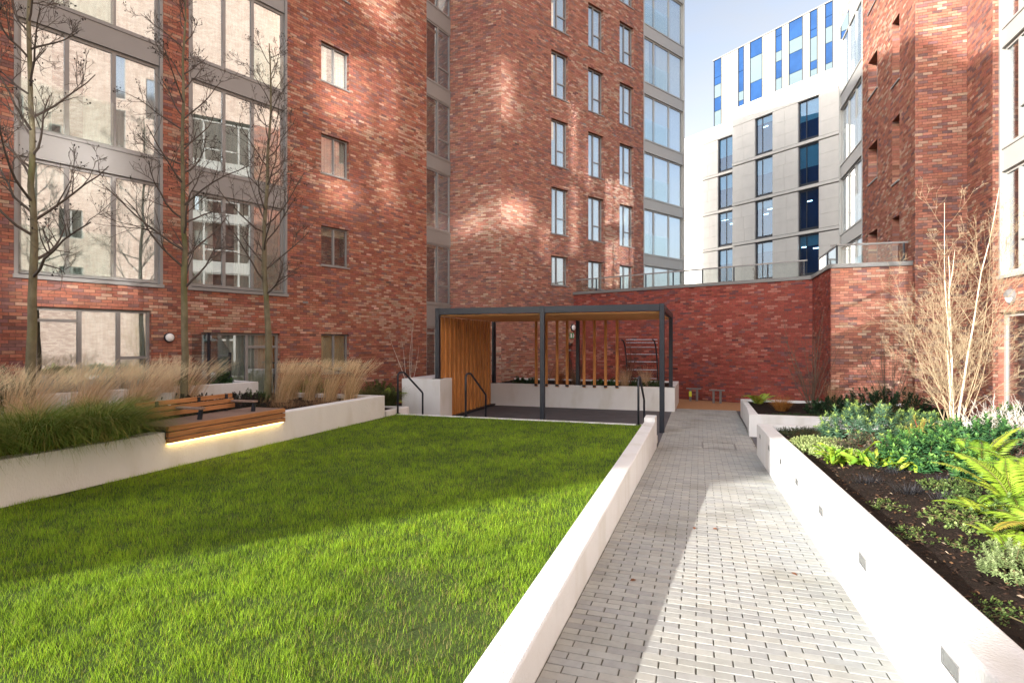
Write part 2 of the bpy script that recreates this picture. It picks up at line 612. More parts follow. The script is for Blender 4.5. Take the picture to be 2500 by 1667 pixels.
def brick_wall(w, parent, pal, seed, singles=0, reveal=0.14, wallname='wall', clip=None):
    """mortar sheet with reveals (part 'wall'), bricks (the largest in view as own objects, the others joined)"""
    g = np.random.default_rng(seed)
    ops = [(a, b, snap(c), snap(d)) for (a, b, c, d) in w.op]
    k0, k1 = int(round(w.z0 / 0.075)), int(round(w.z1 / 0.075))
    ph = g.random(12) * 6.28
    rec = []
    for k in range(k0, k1):
        za, zb = k * 0.075 + 0.005, (k + 1) * 0.075 - 0.005
        zm = (za + zb) / 2
        hol = sorted((a, b) for (a, b, c, d) in ops if c < zm < d)
        seg = []
        st = 0.0
        for (a, b) in hol:
            if a > st:
                seg.append((st, a))
            st = max(st, b)
        if st < w.L:
            seg.append((st, w.L))
        sh = (k % 2) * 0.1125 + g.uniform(-0.012, 0.012)
        for (a, b) in seg:
            j = math.floor((a + sh) / 0.225)
            while True:
                u0 = j * 0.225 - sh
                u1 = u0 + 0.215
                if u0 >= b:
                    break
                v0, v1 = max(u0, a), min(u1, b)
                if v1 - v0 > 0.02:
                    rec.append((v0, v1, za, zb))
                j += 1
    rec = np.array(rec)
    n = len(rec)
    um, zm = (rec[:, 0] + rec[:, 1]) / 2, (rec[:, 2] + rec[:, 3]) / 2
    fld = (np.sin(um * 0.9 + ph[0] + 0.6 * np.sin(zm * 0.5 + ph[1])) + np.sin(zm * 1.1 + ph[2] + um * 0.35) + np.sin(zm * 2.9 + ph[3]) * 0.6
           + np.sin(um * 2.1 - zm * 1.3 + ph[4]) * 0.5) / 2.2
    col, cls = pick_cols(pal, n, fld, g)
    out = g.normal(0, 0.0022, n)
    dz = g.normal(0, 0.0012, (n, 2))
    # the wall sheet
    us = sorted(set([0, w.L] + [x for o in ops for x in o[:2]]))
    zs = sorted(set([w.z0, w.z1] + [x for o in ops for x in o[2:]]))
    us = [u for u in us if 0 <= u <= w.L]
    zs = [z for z in zs if w.z0 <= z <= w.z1]
    mb = MB()
    mo = -0.0085
    for i in range(len(us) - 1):
        for j in range(len(zs) - 1):
            uc, zc = (us[i] + us[i + 1]) / 2, (zs[j] + zs[j + 1]) / 2
            if any(a < uc < b and c < zc < d for (a, b, c, d) in ops):
                continue
            mb.add(w.pt([us[i], us[i + 1], us[i + 1], us[i]], mo, [zs[j], zs[j], zs[j + 1], zs[j + 1]]), [(1, 0, 3, 2)])
    wall = mb.build(wallname, M['mortar'], parent)
    # brick reveals
    rv = BIG()
    bq = np.array([[0, 1, 2, 3]])
    for (a, b, c, d) in ops:
        for k in range(int(round(c / 0.075)), int(round(d / 0.075))):
            za, zb = k * 0.075 + 0.004, (k + 1) * 0.075 - 0.004
            for (u, sg) in ((a, 1), (b, -1)):
                if 0 < u < w.L:
                    e = 0.004 * sg
                    rv.add(w.pt([u + e] * 4, [0, -reveal, -reveal, 0], [za, za, zb, zb]), bq, pick_cols(pal, 1, np.zeros(1), g)[0])
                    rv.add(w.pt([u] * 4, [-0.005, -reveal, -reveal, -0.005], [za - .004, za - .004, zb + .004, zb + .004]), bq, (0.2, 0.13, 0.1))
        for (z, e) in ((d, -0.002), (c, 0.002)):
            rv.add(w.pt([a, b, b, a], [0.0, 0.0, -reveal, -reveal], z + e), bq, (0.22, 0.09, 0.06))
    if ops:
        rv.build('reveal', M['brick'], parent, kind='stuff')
    # which bricks show largest
    single = np.zeros(n, bool)
    if singles:
        P = w.pt(um, 0, zm)
        x, y, zc = project(P)
        full = (rec[:, 1] - rec[:, 0] > 0.205) & (x > 10) & (x < 2490) & (y > 5) & (y < 850)
        if clip is not None:
            full &= clip(x, y)
        x2, y2, _ = project(w.pt(rec[:, 0], 0, zm))
        x3, y3, _ = project(w.pt(rec[:, 1], 0, zm))
        size = np.where(full, np.abs(x3 - x2) / zc, 0)
        top = np.argsort(-size)[:singles]
        top = top[size[top] > 0]
        single[top] = True
        ang = math.atan2(w.d[1], w.d[0])
        for i in top:
            me = brick_single(pal, int(cls[i]) + 6 * int(g.integers(0, 4)), g)
            o = bpy.data.objects.new('brick', me)
            COL.objects.link(o)
            o.parent = wall
            o.location = Vector(w.pt(um[i], out[i], zm[i]) - OFF[wall])
            o.rotation_euler = (0, 0, ang)
    r = rec[~single]
    m = len(r)
    oo = out[~single]
    d2 = dz[~single]
    V = np.zeros((m, 8, 3))
    for q, (iu, iz) in enumerate(((0, 2), (1, 2), (1, 3), (0, 3))):
        V[:, q] = w.pt(r[:, iu], oo, r[:, iz] + d2[:, iz - 2] * (1 if iu else -1) * 0.8)
        V[:, q + 4] = w.pt(r[:, iu], -0.012, r[:, iz])
    base = np.arange(m)[:, None, None] * 8
    F = (np.array([(1, 0, 3, 2), (0, 1, 5, 4), (1, 2, 6, 5), (2, 3, 7, 6), (3, 0, 4, 7)])[None] + base).reshape(-1, 4)
    C = np.repeat(col[~single], 5, 0)
    b = BIG()
    b.add(V, F, C)
    b.build('brickwork', M['brick'], parent, kind='stuff')
    return wall


def plain_wall(w, parent, name='outer_wall', o=0.0):
    V, F, UV = [], [], []
    us = sorted(set([0, w.L] + [x for q in w.op for x in q[:2]]))
    zs = sorted(set([w.z0, w.z1] + [x for q in w.op for x in q[2:]]))
    for i in range(len(us) - 1):
        for j in range(len(zs) - 1):
            uc, zc = (us[i] + us[i + 1]) / 2, (zs[j] + zs[j + 1]) / 2
            if any(a < uc < b and c < zc < d for (a, b, c, d) in w.op):
                continue
            k = len(V)
            for (u, z) in ((us[i], zs[j]), (us[i + 1], zs[j]), (us[i + 1], zs[j + 1]), (us[i], zs[j + 1])):
                V.append(w.pt(u, o, z) - OFF[parent])
                UV.append((u, z))
            F.append((k + 1, k, k + 3, k + 2))
    me = mesh_np(name, V, F, uv=UV)
    return obj(name, me, M['brickpaint'], parent)


def curtain_mesh(w, mb, u0, u1, z0, z1, o, pleat=0.09, amp=0.03, seed=0):
    g = np.random.default_rng(seed)
    n = max(6, int((u1 - u0) / pleat * 4))
    u = np.linspace(u0, u1, n)
    ph = np.cumsum(g.uniform(0.6, 1.4, n)) * 1.5
    oo = o + amp * np.sin(ph)
    lo = w.pt(u, oo, z0)
    hi = w.pt(u, oo * 0.6 + o * 0.4, z1)
    V = np.concatenate([lo, hi])
    mb.add(V, [(i, i + 1, n + i + 1, n + i) for i in range(n - 1)])


WSEED = [100]


def window(w, parent, u0, u1, z0, z1, mull=(), trans=None, fw=0.055, o=-0.11, fm='metal', gm='glass', curtain=None, sill=True, sub=None, sillm='metal', dep=0.06, curt_o=0.13):
    """window > frame bars (the part itself), panes, curtain, sill. trans: {light index: [heights]}"""
    WSEED[0] += 1
    mb = MB()
    w.box(mb, u0, u1, o - dep, o, z0, z0 + fw)
    w.box(mb, u0, u1, o - dep, o, z1 - fw, z1)
    xs = [u0] + list(mull) + [u1]
    w.box(mb, u0, u0 + fw, o - dep, o - 0.001, z0 + fw, z1 - fw)
    w.box(mb, u1 - fw, u1, o - dep, o - 0.001, z0 + fw, z1 - fw)
    for m_ in mull:
        w.box(mb, m_ - fw * 0.6, m_ + fw * 0.6, o - dep, o + 0.004, z0 + fw, z1 - fw)
    lights = []
    for i in range(len(xs) - 1):
        a = xs[i] + (fw if i == 0 else fw * 0.6)
        b = xs[i + 1] - (fw if i == len(xs) - 2 else fw * 0.6)
        hs = [z0 + fw] + sorted((trans or {}).get(i, [])) + [z1 - fw]
        for h in hs[1:-1]:
            w.box(mb, a, b, o - dep, o - 0.002, h - fw * 0.5, h + fw * 0.5)
        for j in range(len(hs) - 1):
            lights.append((a, b, hs[j] + (fw * 0.5 if j else 0), hs[j + 1] - (fw * 0.5 if j < len(hs) - 2 else 0)))
    win = mb.build('window', M[fm], parent)
    for (a, b, c, d) in lights:
        q = MB()
        w.box(q, a, b, o - dep * 0.7, o - dep * 0.7 + 0.012, c, d)
        q.build('pane', M[gm], win)
    if curtain:
        for (a, b, kind) in curtain:
            q = MB()
            if kind == 'sheer':
                curtain_mesh(w, q, a, b, z0 + 0.02, z1 - 0.03, o - curt_o, seed=WSEED[0])
                q.build('curtain', M['curtain'], win, smooth=True)
            else:
                w.box(q, a, b, o - curt_o, o - curt_o + 0.01, z1 - kind * (z1 - z0), z1)
                q.build('blind', M['blind' if gm != 'glass' else 'blind_dark'], win)
    if sill:
        q = MB()
        w.box(q, u0 - 0.03, u1 + 0.03, o - dep, 0.035, z0 - 0.045, z0 - 0.002)
        q.build('sill', M[sillm], win)
    return win


# ================================================================== GROUND
gmb = MB()
gmb.add([(-400, -400, -0.62), (400, -400, -0.62), (400, 600, -0.62), (-400, 600, -0.62)], [(0, 1, 2, 3)])
gmb.build('ground', M['ground'], kind='structure', base=(0, 0, -0.62))

# ================================================================== BUILDING ON THE LEFT (A)
FL = -0.5
bA = thing('apartment_building', 'red brick apartment block on the left with grey framed window bays behind the bare trees', 'building', (-12.5, 12, FL))
wA = Wall((-10.14, 20.0), (-0.3173, -0.9483), 13.3, FL - 0.025, 15.75)
BAY1, BAY2 = (9.45, 12.40), (5.95, 8.82)
BTOP = 15.6
wA.op = [(BAY1[0], BAY1[1], 3.15, BTOP), (BAY2[0], BAY2[1], 3.15, BTOP),
         (3.66, 4.75, 0.75, 2.025), (3.66, 4.75, 4.275, 5.55), (3.66, 4.75, 7.275, 8.55), (3.66, 4.75, 10.275, 11.55), (3.66, 4.75, 13.275, 14.55),
         (9.72, 12.05, 0.15, 2.55), (6.2, 8.5, -0.15, 2.025)]
brick_wall(wA, bA, 'A', 11, singles=300)
# small windows beside the corner
for i, (za, zb) in enumerate(((0.75, 2.025), (4.275, 5.55), (7.275, 8.55), (10.275, 11.55), (13.275, 14.55))):
    cu = [(3.7, 4.72, 'sheer')] if i == 2 else ([(3.7, 4.72, 0.22)] if i == 1 else ([(3.7, 4.72, 0.97)] if i == 0 else [(3.7, 4.1, 'sheer'), (4.4, 4.72, 'sheer')]))
    window(wA, bA, 3.66, 4.75, za, zb, mull=(4.2,), curtain=cu, fw=0.05)


def bay(w, parent, u0, u1, levels, mull, fm='metal', gm='glass', curtains=True, glass_rail=None, spm=None, seed=0):
    """storey-high glazed units with metal spandrels between them, framed by metal cheeks"""
    for k, (za, zb) in enumerate(levels):
        cu = [(u0 + 0.12, u1 - 0.12, 'sheer')] if curtains is True else curtains
        if curtains is True and (k + seed) % 3 == 1:
            mid = mull[len(mull) // 2]
            cu = [(u0 + 0.12, mid - 0.35, 'sheer'), (mid + 0.25, u1 - 0.12, 'sheer')]
        wn_ = window(w, parent, u0 + 0.07, u1 - 0.07, za, zb, mull=mull, fm=fm, gm=gm, curtain=cu, sill=False, fw=0.075, o=-0.09, curt_o=0.14)
        if glass_rail:
            q = MB()
            w.box(q, glass_rail[0], glass_rail[1], -0.045, -0.033, za + 0.04, za + 1.08)
            q.build('glass_guard', M['glass_clear'], wn_)
    for k in range(len(levels) - 1):
        za, zb = levels[k][1], levels[k + 1][0]
        q = MB()
        w.box(q, u0 + 0.071, u1 - 0.071, -0.14, -0.035, za + 0.03, zb - 0.05)
        sp = q.build('spandrel', M[spm or fm], parent, bevel=0.006)
        q = MB()
        w.box(q, u0 + 0.072, u1 - 0.072, -0.15, -0.012, zb - 0.05, zb - 0.004)
        w.box(q, u0 + 0.072, u1 - 0.072, -0.15, -0.02, za - 0.004, za + 0.03)
        q.build('drip_trim', M[fm], sp)
        q = MB()
        w.box(q, u0 + 0.075, u1 - 0.075, -0.16, -0.05, za + 0.02, za + 0.045)
        q.build('shadow_gap', M['gasket'], sp)
    q = MB()
    w.box(q, u0 + 0.002, u0 + 0.07, -0.15, 0.012, levels[0][0] - 0.03, levels[-1][1])
    w.box(q, u1 - 0.07, u1 - 0.002, -0.15, 0.012, levels[0][0] - 0.03, levels[-1][1])
    q.build('cheek', M[fm], parent)
    q = MB()
    w.box(q, u0 - 0.02, u1 + 0.02, -0.15, 0.05, levels[0][0] - 0.12, levels[0][0] - 0.032)
    q.build('bay_sill', M[fm], parent, bevel=0.006)


LV = [(3.27, 5.84), (6.47, 8.86), (9.42, 11.84), (12.42, 14.84)]
bay(wA, bA, BAY1[0], BAY1[1], LV, (10.51, 11.44), glass_rail=(10.53, 12.3), seed=0)
bay(wA, bA, BAY2[0], BAY2[1], LV, (7.01, 7.84), glass_rail=(6.05, 7.0), seed=1)
# ground floor door units
window(wA, bA, 9.72, 12.05, 0.15, 2.55, mull=(10.41, 11.2), trans={0: [1.37], 2: [2.25]}, curtain=[(9.8, 11.15, 'sheer')], sill=False, fw=0.07, o=-0.1)
window(wA, bA, 6.2, 8.5, -0.15, 2.025, mull=(7.18, 7.95), trans={0: [1.62]}, curtain=[(6.3, 8.4, 'sheer')], sill=False, fw=0.07, o=-0.1)
for zz in (3.02, 6.02, 9.0, 12.0):
    q = MB()
    wA.box(q, 5.22, 5.42, -0.005, 0.004, zz - 0.035, zz + 0.035)
    q.build('air_brick', M['coping'], bA)
# storey strip between the two blocks
wS = Wall((-9.78, 21.54), np.array([-10.14 + 9.78, 20.0 - 21.54]), 1.58, FL, 15.6)
SL = [(3.31, 5.70), (6.28, 8.66), (9.24, 11.54), (12.15, 14.5), (15.2, 17.5)]
for (za, zb) in SL:
    window(wS, bA, 0.02, 1.56, za, zb, mull=(0.82,), trans={0: [za + 0.75]}, sill=False, fw=0.06, o=-0.06, curtain=[(0.1, 1.5, 0.05)], curt_o=0.3)
for za, zb in ((2.4, 3.31), (5.70, 6.28), (8.66, 9.24), (11.54, 12.15), (14.5, 15.2)):
    q = MB()
    wS.box(q, 0.0, 1.58, -0.12, -0.035, za + 0.002, zb - 0.002)
    sp = q.build('spandrel', M['metal'], bA)
    q = MB()
    wS.box(q, -0.0, 1.58, -0.12, -0.01, zb - 0.05, zb - 0.004)
    q.build('drip_trim', M['metal'], sp)
window(wS, bA, 0.02, 1.56, FL + 0.03, 2.4, mull=(0.82,), trans={0: [2.12], 1: [2.12]}, sill=False, fw=0.08, o=-0.06)


# the body of the block: keeps the daylight out of the rooms and carries the roof
def inset_poly(poly):
    return poly


q = MB()
ax = lambda s, o: tuple(wA.pt(s, o, 0)[:2])
q.prism([ax(0.12, -0.75), ax(42.4, -0.75), ax(42.4, -12), ax(-3.5, -12), ax(-3.5, -3), ax(-1.0, -1.4)], FL, 22.6)
q.build('inner_core', M['interior'], bA)
wA2 = Wall(wA.pt(13.3, 0, 0)[:2], wA.d, 29.1, FL, 15.75)
plain_wall(wA2, bA)
wA3 = Wall(wA.pt(0, 0, 0)[:2], wA.d, 42.4, 15.75, 22.4)
plain_wall(wA3, bA)
wA4 = Wall(wA.pt(42.4, 0, 0)[:2], -wA.n, 12, FL, 22.4)
plain_wall(wA4, bA)
q = MB()
q.prism([ax(0, 0.06), ax(42.45, 0.06), ax(42.45, -12), ax(-1.5, -12), ax(-1.5, -0.9)], 22.4, 22.75)
q.build('roof', M['roof'], bA)

# ================================================================== MIDDLE BUILDING (B)
bB = thing('apartment_building', 'brick tower in the middle with slim windows and a glazed corner bay', 'building', (-6, 26, FL))
Bc = np.array((-7.58, 21.54))
db = np.array((math.sin(R(30.8)), math.cos(R(30.8))))
LB = 13.28
wB = Wall(Bc + db * 9.5, -db, 9.5, FL - 0.025, 21.45)
cols = ((2.84, 3.91), (5.26, 6.35), (7.56, 8.68))
rows = ((4.275, 5.55), (6.525, 8.55), (9.525, 11.55), (12.525, 14.55), (15.525, 17.55), (18.525, 20.55))
wB.op = [(9.5 - b, 9.5 - a, c, d) for (a, b) in cols for (c, d) in rows] + [(9.5 - 5.2, 9.5 - 3.9, FL, 1.725)]
brick_wall(wB, bB, 'B', 21, singles=220, reveal=0.17)
for (a, b) in cols:
    for i, (c, d) in enumerate(rows):
        u0, u1 = 9.5 - b, 9.5 - a
        window(wB, bB, u0, u1, c, d, mull=(u0 + 0.62,), trans={0: [c + 0.72]} if i else None, o=-0.13, fw=0.05,
               curtain=[(u0 + 0.05, u1 - 0.05, 'sheer')])
window(wB, bB, 9.5 - 5.2, 9.5 - 3.9, FL + 0.02, 1.725, mull=(9.5 - 4.55,), o=-0.13, fw=0.09, fm='metal', sill=False, trans={0: [1.4], 1: [1.4]})
for u in (2.55, 5.0, 7.2):
    for zz in (6.0, 9.0, 12.0, 15.0):
        q = MB()
        wB.box(q, 9.5 - u - 0.1, 9.5 - u + 0.1, -0.005, 0.004, zz - 0.035 - 0.2, zz + 0.035 - 0.2)
        q.build('air_brick', M['coping'], bB)
wBl = Wall(Bc, (-1, 0), 2.27, FL - 0.025, 18.0)
brick_wall(wBl, bB, 'B', 22, singles=80)
wBb = Wall(Bc + db * LB, -db, LB - 9.5, FL, 21.45)
BL = [(FL + 0.1, 2.6), (3.31, 5.75), (6.30, 8.66), (9.22, 11.60), (12.22, 14.58), (15.2, 17.55), (18.2, 20.55), (21.2, 22.4)]
bay(wBb, bB, 0.0, 3.78, BL, (0.13 + 1.25, 2.75), glass_rail=(1.45, 3.7), seed=2, fm='metal_light')
# return of the bay and of the tower
q = MB()
bx_ = lambda s, o: tuple(wBb.pt(0, 0, 0)[:2] + wBb.n * o + wBb.d * s)
q.prism([bx_(0.15, -0.8), bx_(LB - 0.2, -0.8), (-9.9, 22.3), (-9.9, 24), (-19.5, 37.7), (-12, 47), (-3.5, 34)], FL, 28.6)
q.build('inner_core', M['interior'], bB)
wBu = Wall(Bc + db * 9.5, -db, 9.5, 21.45, 28.8)
wBu_ = Wall(Bc + db * LB, -db, LB - 9.5, 22.4, 28.8)
plain_wall(wBu_, bB)
plain_wall(wBu, bB)
wBu2 = Wall(Bc, (-1, 0), 3.2, 18.0, 28.8)
plain_wall(wBu2, bB)
wBr = Wall(Bc + db * LB + np.array((-2.6, 1.6)), -np.array((-2.6, 1.6)), 3.05, FL, 28.8)
plain_wall(wBr, bB)

# ================================================================== TERRACE WALL (C)
bC = thing('boundary_wall', 'dark red brick terrace wall with grey coping behind the pergola', 'wall', (0, 22, FL))
C1a, C1b = np.array((3.66, 21.5)), np.array((-5.65, 25.3))
wC1 = Wall(C1a, C1b - C1a, float(np.linalg.norm(C1b - C1a)), FL - 0.025, 3.9)
brick_wall(wC1, bC, 'C', 31, singles=300)
wCj = Wall((3.62, 18.5), (0.04, 3.0), 3.0, FL - 0.025, 3.9)
wCj.op = [(2.62, 2.84, 0.9, 1.875)]
brick_wall(wCj, bC, 'C', 32)
wC2 = Wall((5.65, 18.5), (-1, 0), 2.03, FL - 0.025, 3.9)
brick_wall(wC2, bC, 'D', 33, singles=120)
q = MB()
for w_, e0, e1 in ((wC1, -0.02, 0.05), (wCj, 0.0, 0.06), (wC2, 0, 0.05)):
    w_.box(q, -e0, w_.L - 0.0, -0.34, 0.05, 3.902, 4.02)
q.build('coping', M['coping'], bC)
q = MB()
q.prism([(5.6, 18.9), (4.0, 18.9), (4.05, 21.7), (-5.3, 25.6), (-2.5, 30), (6, 30)], FL, 3.86)
q.build('terrace_deck', M['asphalt'], bC)

gr = thing('glass_balustrade', 'clear glass balustrade with a thin grey handrail along the roof terrace', 'balustrade', (0, 22, 4.02))
q = MB()
bal = []
for w_, a, b, nn in ((wC1, 0.3, 9.9, 8), (wCj, 0.15, 2.85, 2), (wC2, 0.15, 1.9, 1)):
    for i in range(nn):
        u0 = a + (b - a) * i / nn
        u1 = a + (b - a) * (i + 1) / nn
        m_ = MB()
        w_.box(m_, u0 + 0.03, u1 - 0.03, -0.2, -0.188, 4.03, 4.55)
        m_.build('glass_panel', M['glass_clear'], gr)
        m_ = MB()
        w_.box(m_, u0 - 0.02, u0 + 0.02, -0.215, -0.165, 4.015, 4.56)
        m_.build('post', M['metal_dark'], gr)
    m_ = MB()
    w_.box(m_, a - 0.1, b + 0.1, -0.22, -0.165, 4.56, 4.61)
    m_.build('handrail', M['metal'], gr)

# ================================================================== BUILDING ON THE RIGHT (D)
bD = thing('apartment_building', 'brick block on the right with deep slot windows and pale framed bays', 'building', (7.5, 19, FL))
wD1 = Wall((5.65, 18.3), (0, 1), 5.3, FL - 0.025, 15.0)
aw = [(3.48, 4.55, c, d) for (c, d) in ((4.275, 5.55), (7.275, 8.55), (10.275, 11.55), (13.275, 14.55))]
bw = [(1.28, 1.95, c, d) for (c, d) in ((3.6, 5.55), (6.6, 8.55), (9.6, 11.55), (12.6, 14.55))]
wD1.op = aw + bw
brick_wall(wD1, bD, 'D', 41, singles=100, reveal=0.32)
for (a, b, c, d) in wD1.op:
    window(wD1, bD, a, b, c, d, o=-0.26, fw=0.05, curtain=[(a + 0.05, b - 0.05, 'sheer')])
wD2 = Wall((6.84, 18.3), (-1, 0), 1.19, FL - 0.025, 15.0)
brick_wall(wD2, bD, 'D', 42, singles=150)
wD3 = Wall((6.84, 16.9), (0, 1), 1.4, FL - 0.025, 15.0)
brick_wall(wD3, bD, 'D', 43, singles=100)
wD4 = Wall((7.0, 16.9), (-1, 0), 0.16, FL - 0.025, 15.0)
brick_wall(wD4, bD, 'D', 44)
wD5 = Wall((6.94, 12.6), (0, 1), 4.3, FL - 0.025, 3.3)
wD5.op = [(0.5, 4.28, FL, 2.475)]
brick_wall(wD5, bD, 'D', 45, singles=60)
DL = [(3.4, 5.88), (6.46, 8.87), (9.36, 11.8), (12.4, 14.8)]
wDb = Wall((6.94, 13.1), (0, 1), 3.72, FL, 15)
bay(wDb, bD, 0.0, 3.72, DL, (1.15, 3.0), fm='metal_light', curtains=None)
for (za, zb) in DL:
    q = MB()
    wDb.box(q, 1.2, 2.95, -0.13, -0.075, za + 0.72, za + 0.80)
    q.build('transom', M['metal_light'], bD)
window(wD5, bD, 0.5, 4.28, FL + 0.02, 2.475, mull=(1.6, 3.3), trans={0: [1.9], 1: [1.9]}, sill=False, fw=0.1, o=-0.12, fm='metal_light')
# far bay beside the terrace
wDf = Wall((5.65, 23.62), (0, 1), 3.6, FL, 15)
bay(wDf, bD, 0.0, 3.6, [(3.9, 5.75), (6.30, 8.66), (9.22, 11.60), (12.22, 14.58)], (1.3, 2.4), fm='metal_light', glass_rail=(0.1, 1.25), seed=1)
# the rest of the block towards and behind the camera
wDx = Wall((6.94, -18), (0, 1), 30.6, FL, 24.0)
# unseen windows placed and sized so mirror panes throw sun patches onto fronts opposite
DW = [(-7.2, -4.5, 17.4, 19.8, -5.5), (-3.75, -3.05, 17.4, 20.2, None), (-3.95, -3.2, 14.6, 16.6, None), (-7.0, -5.3, 14.6, 15.7, None), (-4.9, -3.1, 21.2, 22.9, None),
      (-17.2, -14.0, 11.9, 12.9, -15.3), (-17.0, -14.6, 15.0, 16.1, None), (3.7, 4.6, 17.3, 19.9, None), (3.6, 6.2, 12.9, 14.2, None), (1.4, 2.9, 13.4, 14.3, None),
      (9.85, 10.45, 11.3, 14.4, None), (9.85, 10.45, 15.0, 18.2, None), (7.2, 7.7, 11.2, 13.0, None), (11.4, 11.9, 14.2, 16.4, None)]
DDULL = [(-12.0, -10.4, c, c + 1.5) for c in (4, 7, 10, 13)] + [(-8.5, -6.9, c, c + 1.5) for c in (4, 7, 10)] + [(0.5, 2.1, c, c + 1.5) for c in (4, 7, 10)] + [(7.6, 8.6, c, c + 1.5) for c in (4.2, 7.2)]
wDx.op = [(a + 18, b + 18, c, d) for (a, b, c, d, m_) in DW] + [(a + 18, b + 18, c, d) for (a, b, c, d) in DDULL]
plain_wall(wDx, bD)
for (a, b, c, d, m_) in DW:
    window(wDx, bD, a + 18, b + 18, c, d, mull=(m_ + 18,) if m_ is not None else (), fm='metal_light', sill=False, gm='glass_mirror', fw=0.04, o=-0.03)
for (a, b, c, d) in DDULL:
    window(wDx, bD, a + 18, b + 18, c, d, mull=((a + b) / 2 + 18,), fm='metal_light', sill=False, gm='glass_clear')
for (w_, a, b) in ((Wall((6.94, 12.6), (0, 1), 0.5, 3.3, 24.0), 0, 0),):
    plain_wall(w_, bD)
q = MB()
q.prism([(7.55, -18), (19, -18), (19, 27), (6.4, 27), (6.4, 19.0), (7.55, 19.0)], FL, 24.0)
q.build('inner_core', M['interior'], bD)
q = MB()
q.prism([(6.85, -18.1), (19, -18.1), (19, 27.3), (5.6, 27.3), (5.6, 18.25), (6.8, 18.25), (6.8, 16.85), (6.88, 16.85)], 24.02, 24.3)
q.build('roof', M['roof'], bD)
wDe = Wall((5.65, 18.3), (0, 1), 9, 15.0, 24.0)
plain_wall(wDe, bD)
wDe = Wall((6.84, 18.3), (-1, 0), 1.19, 15.0, 24.0)
plain_wall(wDe, bD)
wDe = Wall((6.84, 16.9), (0, 1), 1.4, 15.0, 24.0)
plain_wall(wDe, bD)
wDe = Wall((6.94, 13.1), (0, 1), 3.8, 15.0, 24.0)
plain_wall(wDe, bD)

# ================================================================== UNSEEN BUILDING BEHIND THE CAMERA (F), SIZED TO SHADE THE FOREGROUND
bF = thing('apartment_building', 'unseen lower brick block behind the camera, sized to cast the near shadow edge', 'building', (0, -24, FL))
q = MB()
q.prism([(-18.0, -20.4), (4, -20.4), (4, -30), (-18.0, -30)], FL, 10.4)
q.build('inner_core', M['interior'], bF)
plain_wall(Wall((4, -20.36), (-1, 0), 22.04, FL, 10.4), bF) if False else None
wF = Wall((-18.04, -20.36), (1, 0), 22.04, FL, 10.4)
plain_wall(wF, bF)
wF2 = Wall((-18.04, -30), (0, 1), 9.64, FL, 10.4)
plain_wall(wF2, bF)

# ================================================================== OFFICE BUILDING (G)
bG = thing('office_building', 'pale stone office building with tall windows and a white and blue glazed top', 'building', (6.6, 56, FL))
gd = np.array((0.765, -0.644))
gd = gd / np.linalg.norm(gd)
# wall frame runs from right to left so that its outside faces the courtyard
GP = np.array((6.6, 54.8))
wG = Wall(GP + gd * 14.0, -gd, 18.7, FL, 23.95)          # u = 14 - s
wGl = Wall(GP + gd * -4.7 + np.array((0.644, 0.765)) * 1.45, -gd, 9.5, FL, 23.3)    # u = -4.7 - s
gu = lambda s: 14.0 - s
gfl = [(7.15, 3.35), (10.95, 7.15)]
RW = [(22.2 - 3.8 * k, 18.95 - 3.8 * k) for k in range(6)]
gcols = [(-2.29, -0.53), (1.84, 3.65), (5.29, 7.1), (9.0, 10.8)]


